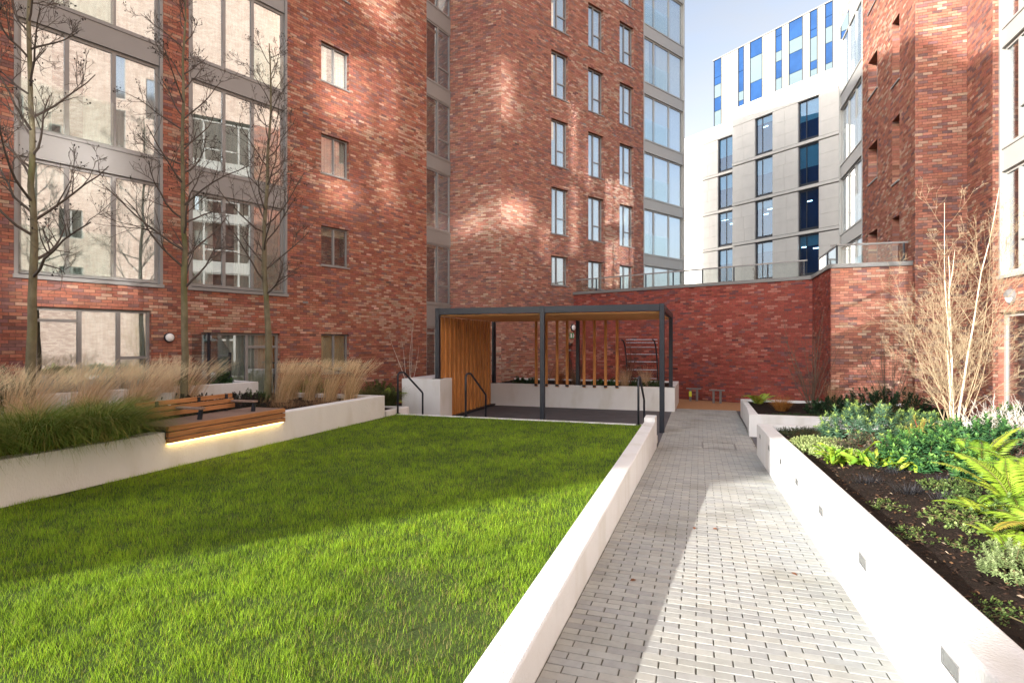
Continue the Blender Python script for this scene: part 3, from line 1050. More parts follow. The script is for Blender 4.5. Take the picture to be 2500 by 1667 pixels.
def stone_front(w, cols_u, rows_z, ztop, L, seed):
    g = np.random.default_rng(seed)
    gap = MB()
    w.box(gap, 0, L, -0.9, -0.32, FL, ztop - 0.05)
    us = sorted([0.0] + [x for c in cols_u for x in c] + [L])
    # piers of stone slabs, one storey at a time
    for i in range(0, len(us) - 1, 2):
        a, b = us[i], us[i + 1]
        for (h, s_) in rows_z:
            zt = h + 0.02
            zb = s_ - 0.16
            nrow = 3
            for r_ in range(nrow):
                z0, z1 = zb + (zt - zb) * r_ / nrow, zb + (zt - zb) * (r_ + 1) / nrow
                nc = max(1, int(round((b - a) / 1.15)))
                cut = [a + (b - a) * k / nc + (0 if k in (0, nc) else g.uniform(-.2, .2)) for k in range(nc + 1)]
                for k in range(nc):
                    m_ = MB()
                    w.box(m_, cut[k] + 0.006, cut[k + 1] - 0.006, -0.3, g.uniform(-0.004, 0.004), z0 + 0.006, z1 - 0.006)
                    m_.build('stone_panel', M['stone'], bG)
    for (h, s_) in rows_z:
        m_ = MB()
        w.box(m_, 0, L, -0.3, 0.05, s_ - 0.44, s_ - 0.20)
        m_.build('string_course', M['stone'], bG)
        m_ = MB()
        w.box(m_, 0, L, -0.3, -0.05, s_ - 0.205, s_ - 0.15)
        m_.build('shadow_joint', M['stone_gap'], bG)
    m_ = MB()
    w.box(m_, 0, L, -0.9, 0.03, rows_z[0][0] + 0.03, ztop)
    m_.build('parapet', M['stone'], bG, bevel=0.02)
    for ci, (a, b) in enumerate(cols_u):
        for ri, (h, s_) in enumerate(rows_z):
            q = MB()
            w.box(q, a, b, -0.26, -0.2, s_ - 0.15, s_ + 0.08)
            for (x0, x1) in ((a, a + 0.06), (b - 0.06, b), (b - (b - a) * 0.36 - 0.03, b - (b - a) * 0.36 + 0.03)):
                w.box(q, x0, x1, -0.26, -0.2, s_ + 0.08, h - 0.06)
            w.box(q, a, b, -0.26, -0.199, h - 0.06, h + 0.02)
            wn_ = q.build('window', M['metal_dark'], bG)
            for (x0, x1) in ((a + 0.06, b - (b - a) * 0.36 - 0.03), (b - (b - a) * 0.36 + 0.03, b - 0.06)):
                q = MB()
                w.box(q, x0, x1, -0.245, -0.232, s_ + 0.08, h - 0.06)
                q.build('pane', M['glass_office'], wn_)
            fr_ = g.uniform(0.15, 0.6)
            if g.random() < 0.8:
                q = MB()
                w.box(q, a + 0.02, b - 0.02, -0.30, -0.29, h - fr_ * (h - s_), h)
                q.build('blind', M['blind'], wn_)
            for k in range(int(g.integers(1, 4))):
                q = MB()
                u_ = g.uniform(a + 0.1, b - 0.6)
                z_ = h - g.uniform(0.35, 1.4)
                w.box(q, u_, u_ + 0.45, -0.316, -0.308, z_, z_ + 0.07)
                q.build('ceiling_light', M['office_lamp'], wn_)
    gap.build('inner_core', M['interior_sky_blue'], bG)


stone_front(wG, [(gu(b), gu(a)) for (a, b) in gcols], RW, 23.95, 18.7, 5)
stone_front(wGl, [(-4.7 + 5.03 + 0.05, -4.7 + 7.42 + 0.1)], [(21.95 - 3.72 * k + 0.2, 18.75 - 3.72 * k + 0.2) for k in range(6)], 23.6, 9.5, 6)
q = MB()
bk = lambda s, o: tuple(wG.pt(gu(s), o, 0)[:2])
q.prism([bk(14, -0.95), bk(-14.0, -2.5), bk(-14.0, -16), bk(14, -16)], FL, 23.2)
q.build('main_volume', M['stone_gap'], bG)
# glazed top storeys, set back
wT = Wall(wG.pt(0, -2.3, 0)[:2], wG.d, 22.8, 23.3, 30.9)
q = MB()
wT.box(q, 0, 22.75, -14, -0.14, 23.3, 30.8)
q.build('top_volume', M['interior_sky_blue'], bG)
strips = [(-8.64, -7.76), (-5.75, -5.12), (-4.43, -3.13), (-1.75, -1.1), (-0.42, 0.87), (1.55, 2.21), (2.89, 3.54), (4.21, 4.88), (6.4, 7.3), (8.6, 9.4), (11.2, 12.0)]
g5 = np.random.default_rng(5)
prev = -8.7
for (a, b) in strips:
    if a - prev > 0.1:
        n_ = 2 if a - prev > 1.1 else 1
        for k in range(n_):
            s0, s1 = prev + (a - prev) * k / n_, prev + (a - prev) * (k + 1) / n_
            for (z0, z1) in ((23.3, 26.1), (26.1, 28.85), (28.85, 30.8)):
                m_ = MB()
                wT.box(m_, gu(s1) + 0.012, gu(s0) - 0.012, -0.12, 0.0, z0 + 0.01, z1 - 0.01)
                m_.build('cladding_panel', M['cream'], bG)
    for u_ in (gu(b), gu(a)):
        m_ = MB()
        wT.box(m_, u_ - 0.035, u_ + 0.035, -0.12, 0.03, 23.3, 30.79)
        m_.build('fin', M['metal_dark'], bG)
    zc_ = 23.3
    k = int(g5.integers(0, 2))
    while zc_ < 30.75:
        h_ = min(float(g5.uniform(0.7, 2.0) if k % 2 == 0 else g5.uniform(0.8, 2.6)), 30.8 - zc_)
        if 30.8 - zc_ - h_ < 0.5:
            h_ = 30.8 - zc_
        if zc_ + h_ > 30.7:
            k = 0
        m_ = MB()
        wT.box(m_, gu(b) + 0.036, gu(a) - 0.036, -0.1, -0.03, zc_ + 0.02, zc_ + h_ - 0.02)
        m_.build('pane', M['glass_blue'] if k % 2 == 0 else M['frost'], bG)
        zc_ += h_
        k += 1
    prev = b
m_ = MB()
wT.box(m_, -0.05, 22.8, -14, 0.06, 30.8, 30.92)
m_.build('roof_edge', M['coping'], bG)

# ================================================================== LAWN, PATH, FLOORS
def pz(y):
    return 0.03 - 0.0397 * min(y, 12.5)


XL, XR = -7.03, -1.06          # lawn between the left planter and its right edge wall
q = MB()
q.box((XL - 0.05, -2.0, -0.6), (XR + 0.02, 12.22, -0.004))
lawn = q.build('lawn', M['lawn'], kind='structure')

# grass blades, denser near the camera
NB = 430000
bx = rng.uniform(XL + 0.01, XR - 0.005, NB * 4)
by = rng.uniform(0.9, 12.2, NB * 4)
px_, py_, pzc = project(np.stack([bx, by, np.zeros_like(bx)], -1))
keep = (px_ > -260) & (px_ < 2700) & (py_ < 1900)
prob = np.clip((4.3 / pzc) ** 1.05, 0.02, 1)
# thin, muddy places near the wall in the foreground
mud = np.exp(-(((bx + 1.6) / 0.55) ** 2 + ((by - 3.05) / 0.6) ** 2)) * 0.85 + np.exp(-(((bx + 2.1) / 0.3) ** 2 + ((by - 3.7) / 0.25) ** 2)) * 0.6
clump = np.sin(bx * 9.1 + 2 * np.sin(by * 5.3)) * np.sin(by * 8.3 + 1.7 * np.sin(bx * 6.1))
prob = prob * (1 - np.clip(mud, 0, 0.9)) * (0.8 + 0.2 * clump)
prob = np.where(bx < XL + 0.05 + 0.03 * np.sin(by * 7 + np.sin(by * 17)), prob * 0.25, prob)
keep &= rng.random(NB * 4) < prob
bx, by, pzc, clump, mud = bx[keep][:NB], by[keep][:NB], pzc[keep][:NB], clump[keep][:NB], mud[keep][:NB]
NBk = len(bx)


def blades(base, az, th0, th1, length, width, seg=2, taper=0.15, curl=1.3):
    """grass blades: angle from the vertical goes th0 -> th1 along the blade. returns V, F (quads), faces per blade"""
    n = len(base)
    h = np.stack([np.cos(az), np.sin(az), np.zeros(n)], -1)
    side = np.stack([-np.sin(az), np.cos(az), np.zeros(n)], -1)
    P = np.array(base, float)
    V = np.zeros((n, seg + 1, 2, 3))
    for i in range(seg + 1):
        t = i / seg
        wd = width * (1 - t * (1 - taper)) if i else width * 0.8
        V[:, i, 0] = P - side * wd[:, None] / 2
        V[:, i, 1] = P + side * wd[:, None] / 2
        if i < seg:
            th = th0 + (th1 - th0) * ((t + 0.5 / seg) ** curl)
            P = P + (h * np.sin(th)[:, None] + np.array([0, 0, 1.0]) * np.cos(th)[:, None]) * (length / seg)[:, None]
    k = np.arange(n)[:, None, None] * (seg + 1) * 2
    F = np.array([[2 * i, 2 * i + 1, 2 * i + 3, 2 * i + 2] for i in range(seg)])[None] + k
    return V.reshape(-1, 3), F.reshape(-1, 4)


az = rng.uniform(0, 6.283, NBk)
tall = rng.random(NBk) ** 1.6
fine = 0.5 + 0.5 * np.sin(bx * 2.3 + 1.4 * np.sin(by * 1.9)) * np.sin(by * 1.7 + np.sin(bx * 1.1))
ln = (0.022 + 0.044 * tall) * (1 + 0.22 * clump)
wd = rng.uniform(0.0022, 0.0038, NBk) * (1.0 + pzc * 0.06)
th_a, th_b = rng.uniform(0.0, 0.45, NBk), rng.uniform(0.2, 1.25, NBk)
near_ = pzc < 6.8
mixv = np.clip(0.12 + 0.75 * tall + rng.normal(0, 0.16, NBk) + 0.10 * clump + 0.14 * (fine - 0.5), 0, 1)[:, None]
gc = (1 - mixv) * np.array([0.034, 0.108, 0.012]) + mixv * np.array([0.41, 0.63, 0.048])  # short blades darkened, tall ones brightened: sun contrast put into the colour
gc = gc * (1 + 0.18 * (fine - 0.5))[:, None]
yel = rng.random(NBk) < (0.03 + 0.10 * fine ** 2)
gc[yel] = gc[yel] * np.array([1.35, 0.95, 1.2])
dryb = rng.random(NBk) < (0.025 + 0.3 * mud)
gc[dryb] = np.array([0.36, 0.31, 0.12])
lg = BIG()
for sel, sg in ((near_, 2), (~near_, 1)):
    V, F = blades(np.stack([bx, by, np.full(NBk, -0.012)], -1)[sel], az[sel], th_a[sel], th_b[sel], ln[sel], wd[sel], seg=sg)
    lg.add(V, F, np.repeat(gc[sel], sg, 0))
lg.build('lawn_grass', M['grass'], label='short green lawn grass between the white walls', cat='grass', kind='stuff')

# path: joints sheet, then blocks laid across in stretcher bond
PX0, PX1, PY0, PY1 = -0.84, 1.06, 0.2, 19.75
ys = [-3, 12.5, 19.8]
q = MB()
V = [(x, y, (pz(y) - 0.006)) for y in ys for x in (PX0 - 0.02, 2.2 if False else PX1 + 0.1)]
q.add(V, [(0, 1, 3, 2), (2, 3, 5, 4)])
path = q.build('path', M['joint'], kind='structure', base=(0, 8, pz(8)))
BWX, BWY = 0.205, 0.078
rec = []
g = np.random.default_rng(3)
y = PY0
k = 0
while y < PY1:
    x = PX0 + 0.004 - (BWX / 2 if k % 2 else 0) + g.uniform(-0.004, 0.004)
    while x < PX1 + 0.08:
        a, b = max(x, PX0 + 0.003), min(x + BWX - 0.008, PX1 + 0.08)
        if b - a > 0.03:
            rec.append((a, b, y, y + BWY - 0.0042))
        x += BWX
    y += BWY
    k += 1
rec = np.array(rec)
PCOL = np.array([(0.38, 0.388, 0.372), (0.405, 0.41, 0.388), (0.355, 0.363, 0.357), (0.395, 0.395, 0.37), (0.35, 0.357, 0.353)])


def block_geo(w, d, h=0.0, ch=0.0028, top=0.003):
    a, b = w / 2, d / 2
    V = [(-a, -b, -0.012), (a, -b, -0.012), (a, b, -0.012), (-a, b, -0.012), (-a, -b, top - 0.0015), (a, -b, top - 0.0015), (a, b, top - 0.0015), (-a, b, top - 0.0015),
         (-a + ch, -b + ch, top), (a - ch, -b + ch, top), (a - ch, b - ch, top), (-a + ch, b - ch, top)]
    F = [(0, 1, 5, 4), (1, 2, 6, 5), (2, 3, 7, 6), (3, 0, 4, 7), (4, 5, 9, 8), (5, 6, 10, 9), (6, 7, 11, 10), (7, 4, 8, 11), (8, 9, 10, 11)]
    return np.array(V), np.array(F)


cxy = np.stack([(rec[:, 0] + rec[:, 1]) / 2, (rec[:, 2] + rec[:, 3]) / 2], -1)
czz = np.array([pz(v) for v in cxy[:, 1]])
xx, yy, zz = project(np.stack([cxy[:, 0], cxy[:, 1], czz], -1))
inn = (xx > 20) & (xx < 2480) & (yy < 1650)
full = (rec[:, 1] - rec[:, 0]) > BWX - 0.012
score = np.where(inn & full, 1 / zz, 0)
top = np.argsort(-score)[:300]
sing = np.zeros(len(rec), bool)
sing[top] = True
pool = []
for i in range(16):
    V, F = block_geo(BWX - 0.008 - g.uniform(0, 0.002), BWY - 0.0042 - g.uniform(0, 0.0012), ch=g.uniform(0.002, 0.0035))
    c = PCOL[i % 5] * g.normal(1, 0.035)
    me = mesh_np('paving_block', V, F, np.tile(c, (9, 1)))
    me.materials.append(M['paver'])
    pool.append(me)
slope = -math.atan(0.0397)
for i in top:
    o = bpy.data.objects.new('paving_block', pool[int(g.integers(0, 16))])
    COL.objects.link(o)
    o.parent = path
    o.location = Vector((cxy[i, 0], cxy[i, 1], czz[i] + g.normal(0, 0.0009))) - Vector(OFF[path])
    o.rotation_euler = (slope + g.normal(0, 0.006), g.normal(0, 0.004), g.normal(0, 0.004))
bb = BIG()
for i in np.where(~sing)[0]:
    a, b, c, d = rec[i]
    V, F = block_geo(b - a, d - c)
    V = V + np.array([cxy[i, 0], cxy[i, 1], 0])
    V[:, 2] += np.array([pz(v) for v in V[:, 1]]) + g.normal(0, 0.0009)
    bb.add(V, F, PCOL[int(g.integers(0, 5))] * g.normal(1, 0.035))
bb.build('paving', M['paver'], path, kind='stuff')

q = MB()
x0, x1, y0, y1 = 0.05, 0.74, 12.55, 13.3
zt = pz(13) + 0.005
for a, b in (((x0, y0), (x1, y0 + 0.03)), ((x0, y1 - 0.03), (x1, y1)), ((x0, y0 + 0.03), (x0 + 0.03, y1 - 0.03)), ((x1 - 0.03, y0 + 0.03), (x1, y1 - 0.03))):
    q.box((a[0], a[1], zt - 0.01), (b[0], b[1], zt + 0.002))
q.build('inspection_cover', M['coping'], label='thin steel frame of an inspection cover set in the path', cat='cover')

q = MB()
q.add([(-7.4, 12.3, -0.47), (-0.80, 12.3, -0.47), (-0.76, 18.9, -0.468), (-7.4, 18.9, -0.468)], [(0, 1, 2, 3)])
q.build('pergola_floor', M['asphalt'], kind='structure')
q = MB()
q.add([(-6.5, 19.78, -0.472), (9, 19.78, -0.472), (9, 26, -0.472), (-6.5, 26, -0.472)], [(0, 1, 2, 3)])
q.build('play_surface', M['rubber'], kind='structure')
q = MB()
q.add([(1.0, 11.5, -0.476), (7.2, 11.5, -0.476), (7.2, 19.78, -0.476), (1.0, 19.78, -0.476)], [(0, 1, 2, 3)])
q.build('pavement', M['asphalt'], kind='structure')

# kerb and steps down to the pergola
st = thing('garden_steps', 'white edged steps leading down from the lawn to the pergola', 'steps', (-4, 12.4, -0.47))
q = MB()
q.box((-8.4, 12.2, -0.6), (XR + 0.2, 12.34, 0.012))
q.build('kerb', M['render'], st, bevel=0.008)
for i in range(2):
    q = MB()
    q.box((-7.05, 12.345 + 0.32 * i, -0.6), (XR + 0.18, 12.66 + 0.32 * i, -0.15 - 0.155 * i))
    q.build('step', M['concrete'], st, bevel=0.006)

# ================================================================== WHITE WALLS
q = MB()
q.prism([(-1.065, -3), (-0.845, -3), (-0.845, 11.75), (-1.065, 11.75)], -0.6, 0.145)
lw = q.build('garden_wall', M['render'], label='low white rendered wall between the lawn and the paved path', cat='wall', bevel=0.014, seg=2)
q = MB()
q.prism([(-1.066, 11.755), (-0.846, 11.755), (-0.846, 12.25), (-1.066, 12.25)], -0.6, 0.225)
q.build('end_block', M['render'], lw, bevel=0.014, seg=2)

rz = lambda y: 0.545 - 0.0315 * y
pw = thing('planter_wall', 'long white rendered planter wall along the right side of the path with recessed lights', 'wall', (1.2, 6, -0.3))
q = MB()
q.prism([(1.07, -3), (1.31, -3), (1.31, 11.8), (6.2, 11.8), (6.2, 12.02), (1.07, 12.02)], -0.7, [rz(-3), rz(-3), rz(11.8), rz(11.8), rz(12.02), rz(12.02)])
q.build('wall_body', M['render'], pw, bevel=0.014, seg=2)
for (yy, zz) in ((11.37, 0.02), (9.97, 0.05), (8.58, 0.11), (7.22, 0.15), (5.85, 0.20), (4.45, 0.25), (3.02, 0.31), (1.6, 0.36)):
    q = MB()
    h, l = 0.04, 0.095
    for (a, b, c, d) in ((-l, l, -h, -h + 0.007), (-l, l, h - 0.007, h), (-l, -l + 0.007, -h + 0.007, h - 0.007), (l - 0.007, l, -h + 0.007, h - 0.007)):
        q.box((1.063, yy + a, zz + c), (1.085, yy + b, zz + d))
    rl = q.build('recessed_light', M['steel'], pw)
    q = MB()
    q.add([(1.066, yy - l + .007, zz - h + .007), (1.066, yy + l - .007, zz - h + .007), (1.069, yy + l - .007, zz + h - .007), (1.069, yy - l + .007, zz + h - .007)], [(0, 3, 2, 1)])
    q.build('lens', M['lens'], rl)

q = MB()
q.prism([(1.12, 14.48), (6.2, 14.48), (6.2, 14.70), (1.34, 14.70), (1.34, 18.45), (6.2, 18.45), (6.2, 18.49), (1.19, 18.49), (1.19, 16.0)], -0.6, 0.04)
q.build('planter_wall', M['render'], label='white rendered planter wall further along the path below the brick wall', cat='wall', bevel=0.012, seg=2)

q = MB()
q.prism([(-7.03, -3), (-7.03, 11.72), (-9.9, 11.72), (-9.9, 11.5), (-7.27, 11.5), (-7.27, -3)], -0.6, 0.505)
q.build('planter_wall', M['render'], label='white rendered planter wall on the left of the lawn carrying the bench', cat='wall', bevel=0.014, seg=2)
q = MB()
dA = np.array((0.3173, 0.9483))
nA = np.array((0.9483, -0.3173))
tw0 = np.array((-12.9, 4.4))
tw1 = tw0 + dA * 7.5
q.prism([tuple(tw0), tuple(tw1), tuple(tw1 - nA * 1.5), tuple(tw1 - nA * 1.5 - dA * 0.2), tuple(tw1 - nA * 0.2 - dA * 0.2), tuple(tw0 - nA * 0.2)], -0.6, 0.76)
q.build('planter_wall', M['render'], label='white terrace wall in front of the ground floor doors, behind the bench', cat='wall', bevel=0.012, seg=2)
q = MB()
q.prism([(-7.03, 11.8), (-7.03, 12.9), (-8.2, 12.9), (-8.2, 14.13), (-8.4, 14.13), (-8.4, 12.72), (-7.2, 12.72), (-7.2, 11.8)], -0.6, 0.12)
q.build('planter_wall', M['render'], label='low white planter edge between the lawn corner and the steps', cat='wall', bevel=0.012)
q = MB()
q.prism([(-7.95, 14.15), (-6.76, 14.15), (-6.76, 14.95), (-7.15, 14.95), (-7.15, 18.9), (-7.95, 18.9)], -0.6, 0.735)
q.build('planter_wall', M['render'], label='tall white rendered planter block at the left foot of the pergola', cat='wall', bevel=0.014, seg=2)
q = MB()
q.prism([(-7.12, 18.85), (-0.74, 18.85), (-0.72, 22.0), (-7.12, 22.0), (-7.12, 21.8), (-0.94, 21.8), (-0.95, 19.07), (-7.12, 19.07)], -0.6, 0.305)
q.build('planter_wall', M['render'], label='long white planter wall behind the pergola below the wooden posts', cat='wall', bevel=0.014, seg=2)


# ------------------------------------------------------------------ soil
def soil(poly_x, poly_y, zf, name, nx=60, ny=60, amp=0.03, hole=None):
    x = np.linspace(*poly_x, nx)
    y = np.linspace(*poly_y, ny)
    X, Y = np.meshgrid(x, y)
    Z = zf(X, Y) + amp * (np.sin(X * 5.1 + 2 * np.sin(Y * 3.3)) * np.sin(Y * 4.7 + X) + 0.5 * rng.normal(0, 1, X.shape) * 0.6)
    V = np.stack([X, Y, Z], -1).reshape(-1, 3)
    i = (np.arange(ny - 1)[:, None] * nx + np.arange(nx - 1)[None]).reshape(-1)
    F = np.stack([i, i + 1, i + nx + 1, i + nx], -1)
    me = mesh_np(name, V - np.array([np.mean(poly_x), np.mean(poly_y), 0]), F, smooth=True)
    o = obj(name, me, M['soil'], kind='structure')
    o.location = (np.mean(poly_x), np.mean(poly_y), 0)
    return o


soilR = lambda x, y: 0.545 - 0.0315 * y - 0.09 + np.clip((x - 1.5) * 0.06, 0, 0.18)
soil((1.30, 6.2), (0.3, 11.82), soilR, 'planting_bed', 80, 150, 0.012)
soil((1.30, 6.2), (14.6, 18.47), lambda x, y: -0.03 + 0 * x, 'planting_bed', 40, 40, 0.01)
soil((-9.85, -7.26), (0.5, 11.52), lambda x, y: 0.42 + 0 * x, 'planting_bed', 40, 120, 0.015)
soil((-12.5, -9.8), (0.5, 12.6), lambda x, y: 0.36 + 0 * x, 'planting_bed', 30, 60, 0.015)
soil((-10.2, -7.06), (11.75, 12.86), lambda x, y: 0.085 + 0 * x, 'planting_bed', 30, 20, 0.01)
soil((-10.2, -8.23), (12.8, 14.1), lambda x, y: 0.09 + 0 * x, 'planting_bed', 20, 20, 0.01)
soil((-7.9, -7.18), (14.3, 18.8), lambda x, y: 0.70 + 0 * x, 'planting_bed', 10, 30, 0.01)
soil((-7.1, -0.96), (19.06, 21.82), lambda x, y: 0.25 + 0 * x, 'planting_bed', 50, 30, 0.01)

# bark chips and small stones on the near bed
nch = 5200
cxx = 1.33 + rng.random(nch) ** 1.3 * 3.0
cyy = rng.uniform(2.0, 11.0, nch)
sz = rng.uniform(0.006, 0.02, nch)
cz_ = soilR(cxx, cyy) + rng.uniform(0.0, 0.012, nch)
ca_ = rng.uniform(0, 6.28, nch)
ti = rng.normal(0, 0.5, (nch, 2))
tpl = np.array([(-1, -0.4, 0), (1, -0.4, 0), (1, 0.4, 0), (-1, 0.4, 0), (0, 0, 0.45)])
V = tpl[None] * sz[:, None, None]
c, s_ = np.cos(ca_)[:, None], np.sin(ca_)[:, None]
VX = V[..., 0] * c - V[..., 1] * s_
VY = V[..., 0] * s_ + V[..., 1] * c
VZ = V[..., 2] + VX * ti[:, :1] * 0.5 + VY * ti[:, 1:] * 0.5
V = np.stack([VX + cxx[:, None], VY + cyy[:, None], VZ + cz_[:, None]], -1)
F = (np.array([(0, 1, 4), (1, 2, 4), (2, 3, 4), (3, 0, 4)])[None] + np.arange(nch)[:, None, None] * 5).reshape(-1, 3)
cc = np.array([(0.035, 0.02, 0.014), (0.06, 0.033, 0.02), (0.02, 0.013, 0.011), (0.28, 0.22, 0.16), (0.13, 0.07, 0.035)])[rng.choice(5, nch, p=[0.36, 0.25, 0.25, 0.05, 0.09])]
b_ = BIG()
b_.add(V, F, np.repeat(cc, 4, 0))
b_.build('bark_mulch', M['chip'], label='dark bark mulch with small stones covering the right bed', cat='mulch', kind='stuff')

# ================================================================== PERGOLA
pg = thing('pergola', 'anthracite steel pergola with orange timber slats on the left side and roof', 'pergola', (-3.9, 16.7, -0.47))
X3 = (-6.95, -3.915, -0.87)
YF, YB, ZT = 14.4, 18.96, 2.70
for x in X3:
    for yv, zb in ((YF, 0.735 if x < -6 else -0.47), (YB, 0.305)):
        q = MB()
        q.box((x - 0.06, yv - 0.06, zb), (x + 0.06, yv + 0.06, ZT + (0.01 if yv == YF else -0.001)))
        o = q.build('post', M['metal_dark'], pg, bevel=0.006)
        q = MB()
        if zb > 0:
            q.box((x - 0.12, yv - 0.10, zb), (x + 0.12, yv + 0.10, zb + 0.012))
            q.build('base_plate', M['metal_dark'], o)
for i in range(2):
    for yv in (YF, YB):
        q = MB()
        q.box((X3[i] + 0.062, yv - 0.05, ZT - 0.17), (X3[i + 1] - 0.062, yv + 0.05, ZT))
        q.build('beam', M['metal_dark'], pg, bevel=0.005)
for x in X3:
    q = MB()
    q.box((x - 0.05, YF + 0.062, ZT - 0.172), (x + 0.05, YB - 0.062, ZT - 0.002))
    q.build('beam', M['metal_dark'], pg, bevel=0.005)
nb = 30
for b_i in range(2):
    for i in range(nb):
        yv = YF + 0.09 + (YB - YF - 0.18) * (i + 0.5) / nb
        q = MB()
        q.box((X3[b_i] + 0.052, yv - 0.062, ZT - 0.215 - 0.003 * (i % 2)), (X3[b_i + 1] - 0.052, yv + 0.062, ZT - 0.175))
        q.build('roof_slat', M['cedar_x'], pg)
ns = 13
for i in range(ns):
    yv = YF + 0.18 + (YB - YF - 0.42) * (i + 0.5) / ns
    hw, ht, a = 0.150, 0.026, R(99)
    d_ = np.array((math.cos(a), math.sin(a)))
    n_ = np.array((-d_[1], d_[0]))
    c_ = np.array((-6.98, yv))
    poly = [tuple(c_ - d_ * hw - n_ * ht), tuple(c_ + d_ * hw - n_ * ht), tuple(c_ + d_ * hw + n_ * ht), tuple(c_ - d_ * hw + n_ * ht)]
    q = MB()
    q.prism(poly, -0.40 if yv > 15.0 else -0.40, ZT - 0.22)
    q.build('side_slat', M['cedar'], pg, bevel=0.003)
q = MB()
q.box((-7.08, YF + 0.62, -0.465), (-6.84, YB - 0.14, -0.402))
q.build('floor_channel', M['metal_dark'], pg)
for x in (-5.34, -4.98, -4.60, -4.25, -3.67, -3.32, -2.95, -2.57):
    q = MB()
    q.box((x - 0.045, 18.78, 0.24), (x + 0.045, 18.845, ZT - 0.21))
    o = q.build('screen_post', M['cedar'], pg, bevel=0.004)
    q = MB()
    q.box((x - 0.055, 18.77, 0.26), (x + 0.055, 18.778, 0.33))
    q.build('bracket', M['metal_dark'], o)

# ================================================================== HANDRAILS
hl = ['bent grey steel handrail left of the steps beside the white planter block',
      'bent grey steel handrail in front of the timber slats', 'bent grey steel handrail at the right end of the steps by the low wall']
for x, y0, lab in ((-7.0, 12.27, hl[0]), (-5.2, 12.27, hl[1]), (-1.22, 12.2, hl[2])):
    h = thing('handrail', lab, 'handrail', (x, y0, 0), 'handrails at the garden steps')
    P = [(x, y0, 0.012), (x, y0, 0.93), (x, y0 + 0.03, 0.985), (x, y0 + 0.08, 1.01), (x, y0 + 0.27, 1.01), (x, y0 + 0.33, 0.99), (x, y0 + 1.28, 0.43), (x, y0 + 1.31, 0.39), (x, y0 + 1.31, -0.46)]
    q = MB()
    q.tube(P, 0.024, 10)
    q.build('rail', M['metal_dark'], h, smooth=True)
    for (yy, zz) in ((y0, 0.012), (y0 + 1.31, -0.47)):
        q = MB()
        q.lathe([(0.055, 0), (0.055, 0.012)], (0, 0, 1), (x, yy, zz), 14)
        q.build('foot_plate', M['metal_dark'], h)

# ================================================================== BENCH
bn = thing('bench', 'timber bench with backrest and armrests fixed on the left planter wall, lit below', 'bench', (-7.3, 7.1, 0.35))
BY0, BY1 = 5.94, 8.27
for i in range(3):
    q = MB()
    q.box((-7.02, BY0, 0.352 + 0.082 * i), (-6.965, BY1, 0.352 + 0.082 * i + 0.068))
    q.build('fascia_board', M['larch'], bn, bevel=0.004)
for i in range(9):
    x0 = -7.03 - 0.078 * (i + 1) + 0.01
    q = MB()
    q.box((x0, BY0 + 0.003, 0.535), (x0 + 0.068, BY1 - 0.003, 0.583))
    q.build('seat_board', M['larch_grey'], bn, bevel=0.004)
for i in range(3):
    q = MB()
    xo = -7.63 - 0.028 * i
    q.box((xo - 0.035, 6.03, 0.635 + 0.084 * i), (xo, 7.80, 0.635 + 0.084 * i + 0.07))
    q.build('back_board', M['larch'], bn, bevel=0.004)
for yv in (6.35, 7.1, 7.66):
    q = MB()
    q.prism([(-7.70, yv - 0.025), (-7.67, yv - 0.025), (-7.67, yv + 0.025), (-7.70, yv + 0.025)], 0.584, 0.87)
    q.build('back_support', M['metal_dark'], bn)
for yv in (6.66, 7.74):
    q = MB()
    q.box((-7.62, yv - 0.05, 0.735), (-7.13, yv + 0.05, 0.768))
    ar = q.build('armrest', M['larch_grey'], bn, bevel=0.005)
    q = MB()
    q.add([(-7.22, yv - 0.02, 0.584), (-7.16, yv - 0.02, 0.584), (-7.16, yv + 0.02, 0.584), (-7.22, yv + 0.02, 0.584),
           (-7.19, yv - 0.02, 0.734), (-7.14, yv - 0.02, 0.734), (-7.14, yv + 0.02, 0.734), (-7.19, yv + 0.02, 0.734)], BOXF)
    q.build('arm_bracket', M['metal_dark'], ar)
for yv in (BY0 - 0.004, BY1 - 0.04):
    q = MB()
    q.box((-7.70, yv, 0.40), (-7.025, yv + 0.04, 0.534))
    q.build('end_frame', M['metal_dark'], bn)
q = MB()
q.box((-7.024, BY0 + 0.03, 0.338), (-6.985, BY1 - 0.03, 0.350))
q.build('light_strip', M['led'], bn)

# ================================================================== SMALL FITTINGS
def wall_lamp(w, u, z, r, label, eyelid=False):
    c = w.pt(u, 0.002, z)
    n = (w.n[0], w.n[1], 0)
    t = thing('wall_lamp', label, 'lamp', tuple(c), 'round wall lamps')
    q = MB()
    q.lathe([(r, 0), (r, 0.05), (r * 0.9, 0.062)], n, c, 28)
    q.build('housing', M['metal_dark'] if not eyelid else M['coping'], t, smooth=False)
    q = MB()
    q.lathe([(r * 0.84, 0.05), (r * 0.82, 0.075), (r * 0.6, 0.1), (r * 0.25, 0.112)], n, c, 28)
    q.build('diffuser', M['opal'], t, smooth=True)
    if eyelid:
        q = MB()
        ax_, ux = Vector(n), Vector((w.d[0], w.d[1], 0))
        V, F = [], []
        for j, (rr, hh) in enumerate(((r * 0.98, 0.05), (r * 0.93, 0.10), (r * 0.6, 0.128), (0.0, 0.135))):
            for i in range(15):
                a = math.pi * i / 14 + 0.12
                V.append(tuple(Vector(c) + ax_ * hh + (ux * math.cos(a) + Vector((0, 0, 1)) * math.sin(a)) * rr))
        for j in range(3):
            for i in range(14):
                F.append((j * 15 + i, j * 15 + i + 1, (j + 1) * 15 + i + 1, (j + 1) * 15 + i))
        q.add(V, F)
        q.build('eyelid', M['coping'], t)


